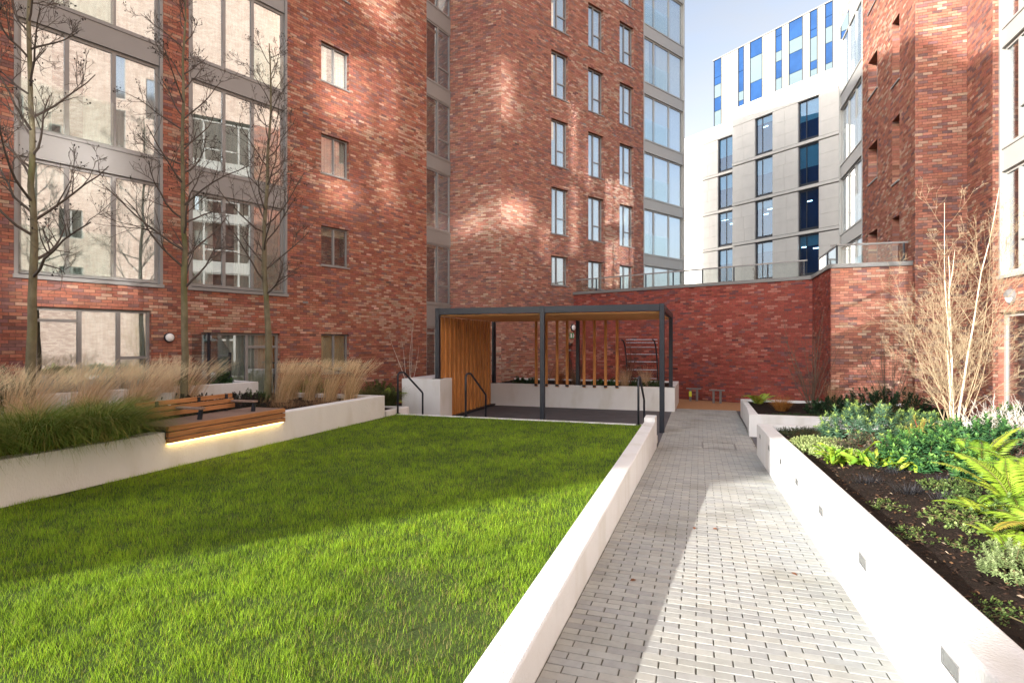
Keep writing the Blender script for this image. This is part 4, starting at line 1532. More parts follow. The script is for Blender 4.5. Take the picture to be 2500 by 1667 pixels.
wall_lamp(wA, 9.31, 1.88, 0.125, 'round opal wall lamp with black rim on the left brick wall between the doors')
wall_lamp(wD5, 3.62, 2.82, 0.18, 'round grey eyelid wall lamp on the right brick wall under the bay', True)
wall_lamp(wB, 9.5 - 4.2, 2.42, 0.15, 'small round wall lamp above the doorway behind the pergola')
ex = thing('exit_sign', 'small green running man exit sign over the doorway behind the pergola', 'sign', tuple(wB.pt(9.5 - 4.25, 0.002, 1.95)))
q = MB()
wB.box(q, 9.5 - 4.45, 9.5 - 4.0, 0.002, 0.03, 1.94, 2.18)
q.build('sign_plate', M['exit_green'], ex)
q = MB()
for (a, b, c, d) in ((0.20, 0.24, 2.11, 2.15), (0.17, 0.23, 2.04, 2.105), (0.13, 0.18, 1.98, 2.04), (0.21, 0.27, 1.97, 2.035), (0.23, 0.28, 2.06, 2.085), (0.33, 0.42, 1.97, 2.15)):
    wB.box(q, 9.5 - 4.45 + a, 9.5 - 4.45 + b, 0.031, 0.034, c, d)
q.build('running_figure', M['opal'], ex)

# privacy screen of the ground floor terrace
scn = thing('glass_screen', 'frosted glass privacy screen with a dark post beside the ground floor door', 'screen', tuple(wA.pt(8.6, 0.9, 0.3)))
sp0 = wA.pt(8.75, 0.02, 0)[:2]
sp1 = wA.pt(8.45, 1.5, 0)[:2]
ws = Wall(sp1, sp0 - sp1, float(np.linalg.norm(sp0 - sp1)), 0, 2)
q = MB()
V = []
for o_ in (0, 0.012):
    V += [tuple(ws.pt(u, o_, z)) for (u, z) in ((0.05, 0.32), (0.78, 0.32), (0.78, 1.98), (0.5, 1.98), (0.05, 1.55))]
q.add(V, [(0, 1, 2, 3, 4), (9, 8, 7, 6, 5)] + [(i, (i + 1) % 5, 5 + (i + 1) % 5, 5 + i) for i in range(5)])
q.build('glass_panel', M['glass_screen'], scn)
q = MB()
ws.box(q, 0.86, ws.L - 0.02, 0, 0.012, 0.32, 1.98)
q.build('glass_panel', M['glass_screen'], scn)
q = MB()
ws.box(q, 0.79, 0.85, -0.025, 0.035, 0.3, 2.0)
q.build('post', M['metal_dark'], scn)
q = MB()
ws.box(q, 0.0, 0.045, -0.02, 0.03, 0.3, 1.5)
q.build('post', M['metal_dark'], scn)

# ramp handrail behind the tall dry grass
hr = thing('handrail', 'thin black handrail sloping behind the dry grass below the brick wall', 'handrail', (-10.6, 12.5, 0.3))
P = [tuple(wA.pt(u, 0.9, z)) for (u, z) in ((6.1, 1.12), (5.9, 1.14), (4.2, 0.72), (4.1, 0.6))]
q = MB()
q.tube(P, 0.022, 8)
q.build('rail', M['metal_dark'], hr)
for u, z in ((5.9, 1.12), (4.3, 0.72)):
    q = MB()
    q.tube([tuple(wA.pt(u, 0.9, -0.3)), tuple(wA.pt(u, 0.9, z))], 0.018, 8)
    q.build('post', M['metal_dark'], hr)

# climbing frame and outdoor gym posts on the play surface
cf = thing('climbing_frame', 'grey metal climbing frame with arched sides and rungs behind the pergola', 'climbing frame', (-2.0, 23.1, -0.47))
arc = [(0.0, -0.47), (0.03, 0.6), (-0.02, 1.15), (-0.16, 1.55), (-0.4, 1.8), (-0.75, 1.86)]
for x in (-2.75, -1.55):
    q = MB()
    q.tube([(x - 0.02 * i + (0.1 * t[0]), 23.1 + t[0] * 0.55, t[1]) for i, t in enumerate(arc)], 0.028, 8)
    q.build('side_rail', M['browntwig'] if False else M['metal_dark'], cf, smooth=True)
for i, (oy, z) in enumerate(((0.0, -0.05), (0.02, 0.32), (0.02, 0.66), (0.0, 0.98), (-0.06, 1.28), (-0.16, 1.56), (-0.3, 1.74), (-0.62, 1.86))):
    q = MB()
    q.tube([(-2.77, 23.1 + oy * 0.55, z), (-1.55, 23.1 + oy * 0.55, z)], 0.017, 6)
    q.build('rung', M['steel'], cf)
for (x, y, lab, tagc) in ((-0.2, 22.55, 'low grey steel gym stand with a yellow tag in front of the brick wall', True), (0.62, 22.05, 'low grey steel gym stand nearest the right planter', False)):
    gy = thing('gym_stand', lab, 'gym stand', (x, y, -0.47), 'outdoor gym stands')
    for dx in (-0.12, 0.12):
        q = MB()
        q.tube([(x + dx, y, -0.47), (x + dx, y, -0.02)], 0.045, 10)
        q.build('leg', M['coping'], gy)
    q = MB()
    q.box((x - 0.27, y - 0.09, -0.02), (x + 0.27, y + 0.09, 0.02))
    q.build('top_plate', M['coping'], gy, bevel=0.008)
    if tagc:
        q = MB()
        q.box((x - 0.17, y - 0.058, -0.30), (x - 0.07, y - 0.049, -0.10))
        q.build('tag', M['yellow'], gy)

# ================================================================== PLANTS
def lerp(a, b, t):
    return np.asarray(a) * (1 - t) + np.asarray(b) * t


WIND = np.array((0.95, 0.31))          # the dry grasses lean to the right


def grass_clump(name, label, c, n, length, width, spread, th, colors, matn, group=None, seg=5, wind=0.0, plume=0, seed=0, cat='grass', base_r=0.12, bias=None):
    g = np.random.default_rng(seed)
    az = g.uniform(0, 6.283, n)
    if bias is not None:
        az = np.where(g.random(n) < 0.7, g.normal(bias, 0.9, n), az)
    rr = base_r * np.sqrt(g.random(n))
    base = np.stack([c[0] + rr * np.cos(az) + g.normal(0, spread * 0.15, n), c[1] + rr * np.sin(az) + g.normal(0, spread * 0.15, n), np.full(n, c[2] - 0.03)], -1)
    ln = length * g.uniform(0.6, 1.1, n)
    V, F = blades(base, az + g.normal(0, 0.4, n), g.uniform(th[0], th[1], n), g.uniform(th[2], th[3], n), ln, width * g.uniform(0.7, 1.2, n), seg=seg, taper=0.12)
    t = g.random(n)[:, None]
    C = lerp(np.array(colors[0]), np.array(colors[1]), t) * g.normal(1, 0.15, (n, 1))
    third = g.random(n) < 0.18
    C[third] = np.array(colors[2]) * g.normal(1, 0.12, (third.sum(), 1))
    b = BIG()
    b.add(V, F, np.clip(np.repeat(C, seg, 0), 0.005, 0.9))
    if plume:
        # feathery heads at the tips of the tallest stems
        tips = V.reshape(n, seg + 1, 2, 3)[:, -1].mean(1)
        d = tips - V.reshape(n, seg + 1, 2, 3)[:, -2].mean(1)
        d /= np.linalg.norm(d, axis=1)[:, None]
        sel = np.argsort(-tips[:, 2])[:plume]
        per = 16
        tt = np.tile(np.linspace(-0.22, 0.06, per), len(sel))
        P = np.repeat(tips[sel], per, 0) + np.repeat(d[sel], per, 0) * tt[:, None]
        a2 = g.uniform(0, 6.28, len(P))
        V2, F2 = blades(P, a2, g.uniform(0.1, 0.5, len(P)), g.uniform(0.3, 0.9, len(P)), g.uniform(0.03, 0.075, len(P)), np.full(len(P), 0.0045), seg=1, taper=0.1)
        b.add(V2, F2, np.clip(np.array(colors[1]) * 1.15 * g.normal(1, 0.1, (len(F2), 1)), 0, 0.9))
    for V_ in b.V:
        h = np.clip(V_[:, 2] - c[2], 0, 3)
        V_[:, 0] += WIND[0] * wind * h ** 1.6
        V_[:, 1] += WIND[1] * wind * h ** 1.6
        V_[:, 2] -= 0.25 * wind * h ** 1.7
    return b.build(name, M[matn], label=label, cat=cat, group=group, base=(c[0], c[1], c[2] - 0.03))


GREEN = [(0.075, 0.15, 0.018), (0.19, 0.265, 0.04), (0.36, 0.30, 0.09)]
TAN = [(0.68, 0.50, 0.31), (0.82, 0.66, 0.46), (0.52, 0.34, 0.20)]
# arching green grasses that hang over the left planter wall
spots = [((-7.55, 3.55, 0.45), 'arching green grass clump hanging over the left planter wall at the picture edge'),
         ((-7.50, 4.55, 0.45), 'arching green grass clump hanging over the left planter wall, second from the edge'),
         ((-7.48, 5.25, 0.45), 'arching green grass clump hanging over the left planter wall right beside the bench'),
         ((-8.35, 4.0, 0.45), 'green grass clump behind the hanging clumps at the picture edge'),
         ((-8.3, 5.1, 0.45), 'green grass clump behind the hanging clumps near the bench end'),
         ((-8.5, 6.1, 0.45), 'olive green grass clump behind the left end of the bench')]
for i, (c, lab) in enumerate(spots):
    grass_clump('grass_clump', lab, c, 2600, 1.12 if i < 3 else 0.95, 0.0085, 0.7, (0.15, 0.75, 1.55, 2.7), GREEN, 'leaf', 'arching green grasses', seg=6, wind=0.30, seed=300 + i, bias=0.25, base_r=0.2)
grass_clump('grass_clump', 'dark green grass clump beside the left handrail and white block', (-7.75, 13.0, 0.1), 1700, 0.75, 0.008, 0.4, (0.05, 0.7, 1.2, 2.3), [(0.03, 0.055, 0.014), (0.07, 0.10, 0.02), (0.15, 0.12, 0.05)], 'leaf', 'arching green grasses', seed=320, wind=0.2)
grass_clump('grass_clump', 'olive grass clump between the planter corner and the brick wall', (-8.7, 13.3, 0.1), 1300, 0.7, 0.008, 0.4, (0.05, 0.7, 1.1, 2.2), [(0.06, 0.08, 0.018), (0.11, 0.13, 0.03), (0.22, 0.18, 0.08)], 'leaf', 'arching green grasses', seed=321, wind=0.2)
# tall dry grasses
dry = [(-9.0, 3.6), (-9.1, 4.5), (-8.9, 5.3), (-9.2, 6.3), (-9.0, 7.0), (-10.3, 5.1), (-10.4, 6.2), (-10.2, 7.1), (-10.0, 7.9), (-9.7, 8.6)]
dl = ['at the picture edge', 'left of the first tree', 'just right of the first tree', 'below the left door unit', 'behind the bench back', 'below the left window bay',
      'against the terrace wall left', 'below the narrow left window', 'below the round wall lamp', 'beside the second tree']
for i, (x, y) in enumerate(dry):
    grass_clump('dry_grass', 'tall feathery tan grass ' + dl[i], (x, y, 0.42), 380, 1.08, 0.0078, 0.5, (0.0, 0.35, 0.25, 0.95), TAN, 'dry', 'tall dry grasses', seg=5, wind=0.42, plume=170, seed=340 + i)
dry2 = [((-8.9, 10.45), 'right of the third tree'), ((-8.5, 10.9), 'in the middle of the planter corner'), ((-8.0, 10.95), 'in front of the small ground floor window'), ((-7.62, 11.15), 'at the right end of the left planter'), ((-9.2, 11.1), 'behind the third tree')]
for i, ((x, y), t_) in enumerate(dry2):
    grass_clump('dry_grass', 'tall straw coloured grass ' + t_, (x, y, 0.42), 330, 0.97, 0.0078, 0.35, (0.0, 0.25, 0.15, 0.8), [(0.64, 0.48, 0.28), (0.78, 0.62, 0.40), (0.48, 0.33, 0.18)], 'dry', 'tall dry grasses', seg=5, wind=0.36, plume=130, seed=360 + i, base_r=0.1)
for i, (x, y, t_) in enumerate([(-8.1, 9.6, 'beside the bench end'), (-7.7, 10.2, 'along the planter wall'), (-8.8, 9.7, 'at the foot of the third tree')]):
    grass_clump('dead_grass', 'low withered brown grass ' + t_, (x, y, 0.42), 320, 0.34, 0.006, 0.5, (0.2, 1.0, 0.8, 1.9), [(0.30, 0.18, 0.10), (0.44, 0.30, 0.17), (0.16, 0.07, 0.04)], 'dry', 'low withered grasses', seed=380 + i, base_r=0.3)


def leaf_quads(P, D, N, length, width, fold=0.15):
    """pointed leaves, two quads each: base P, direction D, normal N"""
    D = D / (np.linalg.norm(D, axis=1)[:, None] + 1e-9)
    Sd = np.cross(D, N)
    Sd /= np.linalg.norm(Sd, axis=1)[:, None] + 1e-9
    Nn = np.cross(Sd, D)
    n = len(P)
    L_, W_ = length[:, None], width[:, None]
    V = np.zeros((n, 6, 3))
    V[:, 0] = P
    V[:, 1] = P + D * L_ * 0.45 + Sd * W_ * 0.5 + Nn * L_ * 0.04
    V[:, 2] = P + D * L_ * 0.5 - Nn * W_ * fold
    V[:, 3] = P + D * L_ * 0.45 - Sd * W_ * 0.5 + Nn * L_ * 0.04
    V[:, 4] = P + D * L_ * 0.97 - Nn * L_ * 0.10
    F = np.array([[0, 1, 4, 2], [0, 2, 4, 3]])[None] + np.arange(n)[:, None, None] * 6
    V[:, 5] = V[:, 4]
    return V.reshape(-1, 3), F.reshape(-1, 4)


def rand_dirs(g, n, zmin=-1.0):
    z = g.uniform(zmin, 1, n)
    a = g.uniform(0, 6.283, n)
    r = np.sqrt(1 - z * z)
    return np.stack([r * np.cos(a), r * np.sin(a), z], -1)


def mound(name, label, c, rx, ry, h, shoots, leaves, ll, lw, dark, light, group, seed, cat='shrub', tip=0.35, upright=0.6, stemcol=None, matn='leaf'):
    """bushy mound of shoots, each a spiral of narrow leaves with paler young leaves at the tip"""
    g = np.random.default_rng(seed)
    d = rand_dirs(g, shoots, 0.0)
    rad = g.uniform(0.45, 1.0, shoots) ** 0.5
    tipP = np.stack([c[0] + d[:, 0] * rx * rad, c[1] + d[:, 1] * ry * rad, c[2] + (0.15 + 0.85 * d[:, 2]) * h * rad * g.uniform(0.8, 1.12, shoots)], -1)
    ax = d * (1 - upright) + np.array([0, 0, 1.0]) * upright + g.normal(0, 0.15, (shoots, 3))
    ax /= np.linalg.norm(ax, axis=1)[:, None]
    sl = g.uniform(0.10, 0.17, shoots) * (ll / 0.07)
    n = shoots * leaves
    k = np.tile(np.arange(leaves), shoots)
    t = k / leaves
    sh = np.repeat(np.arange(shoots), leaves)
    P = tipP[sh] - ax[sh] * (sl[sh] * (1 - t))[:, None]
    a = k * 2.39996 + g.uniform(0, 6.28, shoots)[sh]
    u = np.cross(ax, np.array([0.3, 0.9, 0.1]))
    u /= np.linalg.norm(u, axis=1)[:, None]
    v = np.cross(ax, u)
    out = u[sh] * np.cos(a)[:, None] + v[sh] * np.sin(a)[:, None]
    D = out * (0.95 - 0.45 * t)[:, None] + ax[sh] * (0.10 + 0.75 * t)[:, None] + g.normal(0, 0.12, (n, 3))
    V, F = leaf_quads(P, D, ax[sh], ll * (1.05 - 0.55 * t) * g.uniform(0.8, 1.2, n), np.full(n, lw) * g.uniform(0.8, 1.2, n))
    w = np.clip((t - (1 - tip)) / tip, 0, 1) * g.uniform(0.5, 1, shoots)[sh]
    C = lerp(np.array(dark), np.array(light), w[:, None]) * g.normal(1, 0.13, (n, 1))
    b = BIG()
    b.add(V, F, np.clip(np.repeat(C, 2, 0), 0.004, 0.9))
    b_top = thing(name, label, cat, (c[0], c[1], c[2] - 0.02), group)
    b.build('foliage', M[matn], b_top)
    ns = max(8, shoots // 5)
    s2 = BIG()
    for i in range(ns):
        p0 = np.array((c[0] + g.normal(0, rx * 0.22), c[1] + g.normal(0, ry * 0.22), c[2] - 0.03))
        p2 = tipP[i] - ax[i] * 0.03
        p1 = (p0 + p2) / 2 + np.array((0, 0, 0.02))
        V, F = tube([p0, p1, p2], [0.006, 0.005, 0.003], 4)
        s2.add(V, F, stemcol or (0.12, 0.10, 0.05))
    s2.build('stems', M['chip'], b_top)
    return b_top


rs = lambda x, y: float(soilR(x, y))
DKG, LIME = (0.040, 0.105, 0.058), (0.24, 0.34, 0.045)
mound('euphorbia', 'tall blue-green spurge with lime tips at the far end of the right bed', (2.55, 10.35, rs(2.6, 10.4)), 0.80, 0.66, 0.66, 210, 28, 0.105, 0.019, (0.085, 0.18, 0.105), (0.42, 0.54, 0.10), 'spurge mounds', 401)
mound('euphorbia', 'narrow spurge shoots right of the tall lime tipped spurge', (3.35, 10.45, rs(3.3, 10.5)), 0.58, 0.5, 0.55, 110, 28, 0.10, 0.019, (0.075, 0.165, 0.09), (0.36, 0.48, 0.09), 'spurge mounds', 402)
mound('euphorbia', 'brownish spurge between the lime tipped spurge and the tongue ferns', (2.30, 9.2, rs(2.3, 9.2)), 0.55, 0.40, 0.26, 100, 24, 0.075, 0.015, (0.075, 0.08, 0.05), (0.20, 0.14, 0.095), 'spurge mounds', 403, stemcol=(0.2, 0.05, 0.04))
mound('euphorbia', 'dark green broad leaved mound in the middle of the right bed', (2.66, 8.05, rs(2.6, 8.0)), 0.72, 0.58, 0.46, 200, 24, 0.10, 0.030, (0.042, 0.135, 0.045), (0.19, 0.38, 0.07), 'dark green mounds', 404)
mound('euphorbia', 'dark green broad leaved mound below the birch stems', (3.65, 9.3, rs(3.6, 9.3)), 0.85, 0.6, 0.46, 210, 24, 0.10, 0.030, (0.038, 0.125, 0.046), (0.14, 0.30, 0.07), 'dark green mounds', 405)
mound('euphorbia', 'small dark green mound in front of the middle mound', (2.95, 7.2, rs(2.9, 7.2)), 0.42, 0.34, 0.26, 90, 22, 0.085, 0.026, (0.042, 0.135, 0.045), (0.18, 0.34, 0.07), 'dark green mounds', 406)
mound('euphorbia', 'dull purple-brown spurge at the right of the bed', (3.55, 8.1, rs(3.5, 8.1)), 0.7, 0.5, 0.32, 130, 22, 0.075, 0.014, (0.07, 0.078, 0.055), (0.22, 0.13, 0.11), 'spurge mounds', 407, stemcol=(0.2, 0.05, 0.04))
mound('euphorbia', 'blue-green spurge at the right picture edge below the bleached stems', (4.3, 8.9, rs(4.3, 8.9)), 0.6, 0.5, 0.4, 110, 24, 0.09, 0.018, (0.06, 0.13, 0.08), (0.26, 0.36, 0.08), 'spurge mounds', 416)
mound('sedum', 'low pale green ground cover beside the far end of the planter wall', (1.80, 9.45, rs(1.8, 9.5)), 0.56, 0.95, 0.14, 620, 12, 0.034, 0.018, (0.24, 0.34, 0.11), (0.56, 0.62, 0.28), 'ground cover', 408, tip=0.7)
mound('ground_cover', 'dark green ground cover in the shade by the second planter', (2.0, 11.2, rs(2.0, 11.2)), 0.8, 0.6, 0.10, 380, 12, 0.035, 0.014, (0.04, 0.065, 0.03), (0.08, 0.12, 0.045), 'ground cover', 409, tip=0.6)
mound('silver_shrub', 'small silvery green shrub at the front of the right bed', (1.80, 4.18, rs(1.8, 4.2)), 0.19, 0.2, 0.23, 130, 22, 0.030, 0.008, (0.22, 0.30, 0.12), (0.42, 0.50, 0.25), None, 410, tip=0.6)
mound('euphorbia', 'yellow-green shoots with reddish stems behind the brown spurge', (3.10, 9.75, rs(3.1, 9.7)), 0.28, 0.24, 0.46, 44, 22, 0.08, 0.018, (0.24, 0.27, 0.06), (0.58, 0.52, 0.12), 'spurge mounds', 411, stemcol=(0.35, 0.06, 0.05))
mound('ground_cover', 'small leaved green ground cover under the large ferns', (2.75, 5.9, rs(2.7, 5.9)), 0.75, 0.8, 0.10, 260, 12, 0.045, 0.022, (0.05, 0.10, 0.03), (0.17, 0.26, 0.07), 'ground cover', 417, tip=0.6)
mound('dark_shrub', 'dark evergreen shrub at the foot of the brick wall behind the birch', (4.2, 15.6, -0.03), 1.3, 0.8, 0.75, 230, 22, 0.09, 0.03, (0.012, 0.045, 0.018), (0.035, 0.09, 0.035), 'dark evergreen shrubs', 412)
mound('dark_shrub', 'dark evergreen shrub left of the birch in the second planter', (3.2, 15.9, -0.03), 0.7, 0.6, 0.5, 120, 22, 0.09, 0.03, (0.015, 0.05, 0.018), (0.04, 0.10, 0.035), 'dark evergreen shrubs', 413)
mound('ground_cover', 'dark green ground cover along the front of the second planter', (2.6, 15.05, -0.03), 1.2, 0.3, 0.10, 300, 12, 0.04, 0.018, (0.03, 0.06, 0.025), (0.07, 0.11, 0.04), 'ground cover', 414, tip=0.6)
mound('dark_shrub', 'leafy green shrub behind the bleached stems at the right edge', (5.0, 11.2, rs(5.0, 11.2)), 0.7, 0.5, 0.55, 130, 22, 0.085, 0.026, (0.03, 0.09, 0.03), (0.13, 0.24, 0.05), 'dark evergreen shrubs', 415)
# left side shrubs
mound('dark_shrub', 'dark purple-green low shrub behind the bench', (-8.75, 7.9, 0.42), 0.75, 0.7, 0.42, 190, 20, 0.055, 0.026, (0.016, 0.022, 0.016), (0.05, 0.035, 0.035), 'low dark shrubs', 420)
mound('dark_shrub', 'dark purple low shrub between the second and third tree', (-8.85, 9.1, 0.42), 0.7, 0.6, 0.36, 170, 20, 0.055, 0.026, (0.020, 0.024, 0.018), (0.06, 0.03, 0.035), 'low dark shrubs', 421)
mound('dark_shrub', 'green low shrub at the foot of the third tree', (-9.3, 10.0, 0.42), 0.4, 0.4, 0.32, 80, 20, 0.075, 0.02, (0.03, 0.07, 0.02), (0.10, 0.17, 0.04), 'low dark shrubs', 422)
mound('evergreen_shrub', 'glossy evergreen shrub in front of the left door unit', (-11.9, 6.6, 0.7), 0.55, 0.6, 0.62, 110, 18, 0.13, 0.04, (0.025, 0.06, 0.025), (0.06, 0.12, 0.04), 'terrace shrubs', 423)
mound('evergreen_shrub', 'glossy evergreen shrub just right of the first tree', (-12.15, 5.6, 0.7), 0.5, 0.5, 0.5, 90, 18, 0.13, 0.04, (0.025, 0.06, 0.025), (0.06, 0.12, 0.04), 'terrace shrubs', 424)
mound('evergreen_shrub', 'leafy green plant at the right end of the terrace wall', (-11.1, 10.9, 0.7), 0.28, 0.28, 0.42, 40, 18, 0.13, 0.05, (0.03, 0.08, 0.03), (0.09, 0.17, 0.05), 'terrace shrubs', 425)
mound('evergreen_shrub', 'low leafy plant beside the frosted glass screen', (-11.3, 10.0, 0.7), 0.4, 0.4, 0.25, 50, 18, 0.14, 0.06, (0.05, 0.10, 0.03), (0.14, 0.22, 0.06), 'terrace shrubs', 426)
mound('evergreen_shrub', 'yellow-green shrub below the small ground floor window', (-10.6, 13.6, 0.1), 0.7, 0.5, 0.8, 90, 18, 0.12, 0.05, (0.10, 0.15, 0.02), (0.28, 0.30, 0.04), 'terrace shrubs', 427)
mound('evergreen_shrub', 'olive shrub left of the white planter block', (-8.9, 14.6, 0.1), 0.7, 0.5, 0.6, 90, 18, 0.11, 0.04, (0.06, 0.08, 0.02), (0.17, 0.19, 0.05), 'terrace shrubs', 428)
grass_clump('dry_grass', 'feathery tan grass in front of the frosted glass screen', (-10.95, 9.3, 0.7), 340, 0.75, 0.005, 0.3, (0.0, 0.3, 0.2, 0.9), TAN, 'dry', 'tall dry grasses', wind=0.25, plume=60, seed=390)
# back planter behind the pergola
bpl = [(-6.2, 19.6, (0.03, 0.08, 0.03), 'near the left back post'), (-5.7, 19.5, (0.035, 0.10, 0.06), 'second from the left back post'), (-3.3, 19.5, (0.05, 0.11, 0.03), 'behind the middle screen posts'),
       (-2.9, 19.6, (0.04, 0.10, 0.03), 'behind the third screen post from the right'), (-2.0, 19.5, (0.05, 0.09, 0.03), 'below the climbing frame'), (-1.4, 19.6, (0.04, 0.08, 0.025), 'beside the right back post')]
for i, (x, y, c_, t_) in enumerate(bpl):
    mound('evergreen_plant', 'small green plant in the back planter ' + t_, (x, y, 0.27), 0.3, 0.25, 0.28, 34, 16, 0.10, 0.035, c_, np.array(c_) * 2.0, 'back planter plants', 430 + i)
for i, (x, y, t_, col_) in enumerate([(-4.7, 19.6, 'left of the middle back post', [(0.30, 0.13, 0.05), (0.42, 0.20, 0.09), (0.2, 0.09, 0.04)]), (-4.2, 19.9, 'beside the middle back post', [(0.30, 0.2, 0.12), (0.42, 0.3, 0.18), (0.2, 0.12, 0.08)]),
                                      (-2.45, 19.8, 'at the last screen post', TAN), (-1.75, 19.9, 'right of the screen posts', TAN)]):
    grass_clump('dry_grass', 'dry grass in the back planter ' + t_, (x, y, 0.27), 300, 0.75, 0.006, 0.3, (0.0, 0.4, 0.3, 1.3), col_, 'dry', 'back planter grasses', seed=440 + i)
grass_clump('orange_grass', 'round orange grass clump in the second planter', (2.05, 16.3, -0.02), 900, 0.48, 0.006, 0.2, (0.0, 0.8, 0.6, 1.9), [(0.40, 0.19, 0.05), (0.55, 0.29, 0.09), (0.28, 0.12, 0.03)], 'dry', seed=450, base_r=0.1)
for i, (x, y, t_) in enumerate([(3.5, 17.6, 'at the foot of the brown shrub'), (4.6, 17.8, 'against the brick wall right of the slot'), (5.3, 17.7, 'below the sunlit brick patch')]):
    grass_clump('dry_grass', 'pale dry grass ' + t_, (x, y, -0.02), 240, 0.8, 0.006, 0.25, (0.0, 0.3, 0.2, 0.8), [(0.36, 0.22, 0.13), (0.5, 0.34, 0.2), (0.3, 0.16, 0.09)], 'dry', 'second planter grasses', seed=455 + i)
# black lilyturf tufts
mondo = [(1.72, 6.95, 'nearest the planter wall'), (1.98, 6.55, 'in the open mulch'), (2.12, 7.55, 'in front of the tongue ferns'), (2.42, 7.0, 'left of the large ferns'), (2.15, 6.2, 'lowest in the open mulch'), (2.72, 6.65, 'under the fern fronds')]
for i, (x, y, t_) in enumerate(mondo):
    grass_clump('black_grass', 'small black grass tuft ' + t_, (x, y, rs(x, y)), 210, 0.17, 0.006, 0.25, (0.2, 0.9, 1.0, 2.0), [(0.018, 0.018, 0.022), (0.05, 0.05, 0.058), (0.09, 0.09, 0.1)], 'leaf', 'black grass tufts', seg=4, seed=460 + i, base_r=0.07)
for i, (x, y, t_) in enumerate([(1.62, 5.9, 'at the wall edge'), (1.95, 5.35, 'between mulch and ferns'), (1.55, 5.0, 'near the front'), (1.85, 4.75, 'behind the silvery shrub'), (1.5, 3.6, 'in the front corner')]):
    mound('weed', 'small green weed patch ' + t_, (x, y, rs(x, y)), 0.2, 0.22, 0.05, 60, 8, 0.03, 0.014, (0.07, 0.13, 0.03), (0.26, 0.30, 0.08), 'weed patches', 470 + i, cat='weed')


mound('ground_cover', 'ragged green ground cover between the mulch and the fern group', (2.12, 5.45, rs(2.1, 5.4)), 0.42, 0.55, 0.07, 170, 10, 0.04, 0.02, (0.08, 0.14, 0.035), (0.26, 0.33, 0.09), 'ground cover', 480, tip=0.6)
mound('ground_cover', 'ragged green ground cover left of the yellowing fern', (2.45, 6.75, rs(2.4, 6.7)), 0.35, 0.35, 0.08, 110, 10, 0.04, 0.02, (0.07, 0.13, 0.035), (0.22, 0.29, 0.08), 'ground cover', 481, tip=0.6)


# ---------------------------------------------------------------- ferns
def frond_mesh(L_, wid, npair, arch, colr, seed):
    g = np.random.default_rng(seed)
    t = np.linspace(0, 1, 16)
    th = 0.35 + arch * t
    P = np.zeros((16, 3))
    for i in range(1, 16):
        P[i] = P[i - 1] + np.array((math.sin(th[i]), 0, math.cos(th[i]))) * L_ / 15
    b = BIG()
    tt = np.linspace(0.10, 0.985, npair)
    PP = np.stack([np.interp(tt, t, P[:, k]) for k in range(3)], -1)
    TH = np.interp(tt, t, th)
    T = np.stack([np.sin(TH), 0 * TH, np.cos(TH)], -1)
    Nn = np.stack([-np.cos(TH), 0 * TH, np.sin(TH)], -1)
    prof = np.sin(np.clip((tt + 0.12) / 1.12, 0, 1) ** 0.75 * math.pi) ** 0.7
    for sg in (-1, 1):
        D = np.array([0, sg, 0])[None] * 0.93 + T * 0.42 - Nn * 0.10 + g.normal(0, 0.05, (npair, 3))
        V, F = leaf_quads(PP, D, Nn, wid * prof * g.uniform(0.9, 1.08, npair) + 0.006, np.full(npair, L_ / npair * 1.05), fold=0.10)
        c = np.array(colr) * g.normal(1, 0.1, (npair, 1))
        b.add(V, F, np.clip(np.repeat(c, 2, 0), 0.01, 0.9))
    V, F = tube(P, np.linspace(0.004, 0.0012, 16), 4)
    b.add(V, F, (0.16, 0.14, 0.04))
    me = mesh_np('frond', np.concatenate(b.V), np.concatenate(b.F), np.concatenate(b.C))
    me.materials.append(M['leaf'])
    return me


FR = [frond_mesh(0.62, 0.135, 34, 1.25, (0.26, 0.40, 0.035), 1), frond_mesh(0.55, 0.12, 32, 1.5, (0.20, 0.35, 0.035), 2),
      frond_mesh(0.66, 0.12, 34, 1.0, (0.33, 0.42, 0.045), 3), frond_mesh(0.6, 0.115, 32, 1.3, (0.36, 0.30, 0.05), 4)]


def fern(label, c, n, sc, seed, tilt=0.25):
    g = np.random.default_rng(seed)
    t = thing('fern', label, 'fern', c, 'ferns')
    for i in range(n):
        o = bpy.data.objects.new('frond', FR[int(g.choice(4, p=[0.38, 0.3, 0.2, 0.12]))])
        COL.objects.link(o)
        o.parent = t
        s_ = sc * g.uniform(0.75, 1.15)
        o.scale = (s_, s_, s_)
        o.rotation_euler = (g.normal(0, 0.15), g.normal(tilt, 0.18), i * 2 * math.pi / n + g.normal(0, 0.25))
        o.location = (g.normal(0, 0.02), g.normal(0, 0.02), -0.02)
    return t


fern('large yellow-green fern at the right picture edge behind the others', (3.15, 6.9, rs(3.1, 6.9)), 12, 1.15, 501)
fern('large bright fern in the middle of the right bed edge', (2.62, 6.1, rs(2.6, 6.1)), 13, 1.0, 502)
fern('bright fern in front of the middle fern near the right edge', (2.42, 5.15, rs(2.4, 5.1)), 12, 0.95, 503, 0.35)
fern('lowest bright fern at the right picture edge beside the silvery shrub', (2.22, 4.35, rs(2.2, 4.3)), 11, 0.9, 504, 0.35)
fern('fern at the right edge with upright yellowing fronds', (3.0, 7.7, rs(3.0, 7.7)), 9, 1.0, 505, 0.0)
fern('small bright fern at the left of the fern group', (2.25, 5.75, rs(2.2, 5.7)), 9, 0.62, 508, 0.3)
fern('small bright fern below the fern group beside the weeds', (2.05, 4.85, rs(2.0, 4.8)), 9, 0.55, 509, 0.4)
fern('bright fern behind the silvery shrub at the right picture edge', (2.62, 4.6, rs(2.6, 4.6)), 12, 0.95, 510, 0.3)
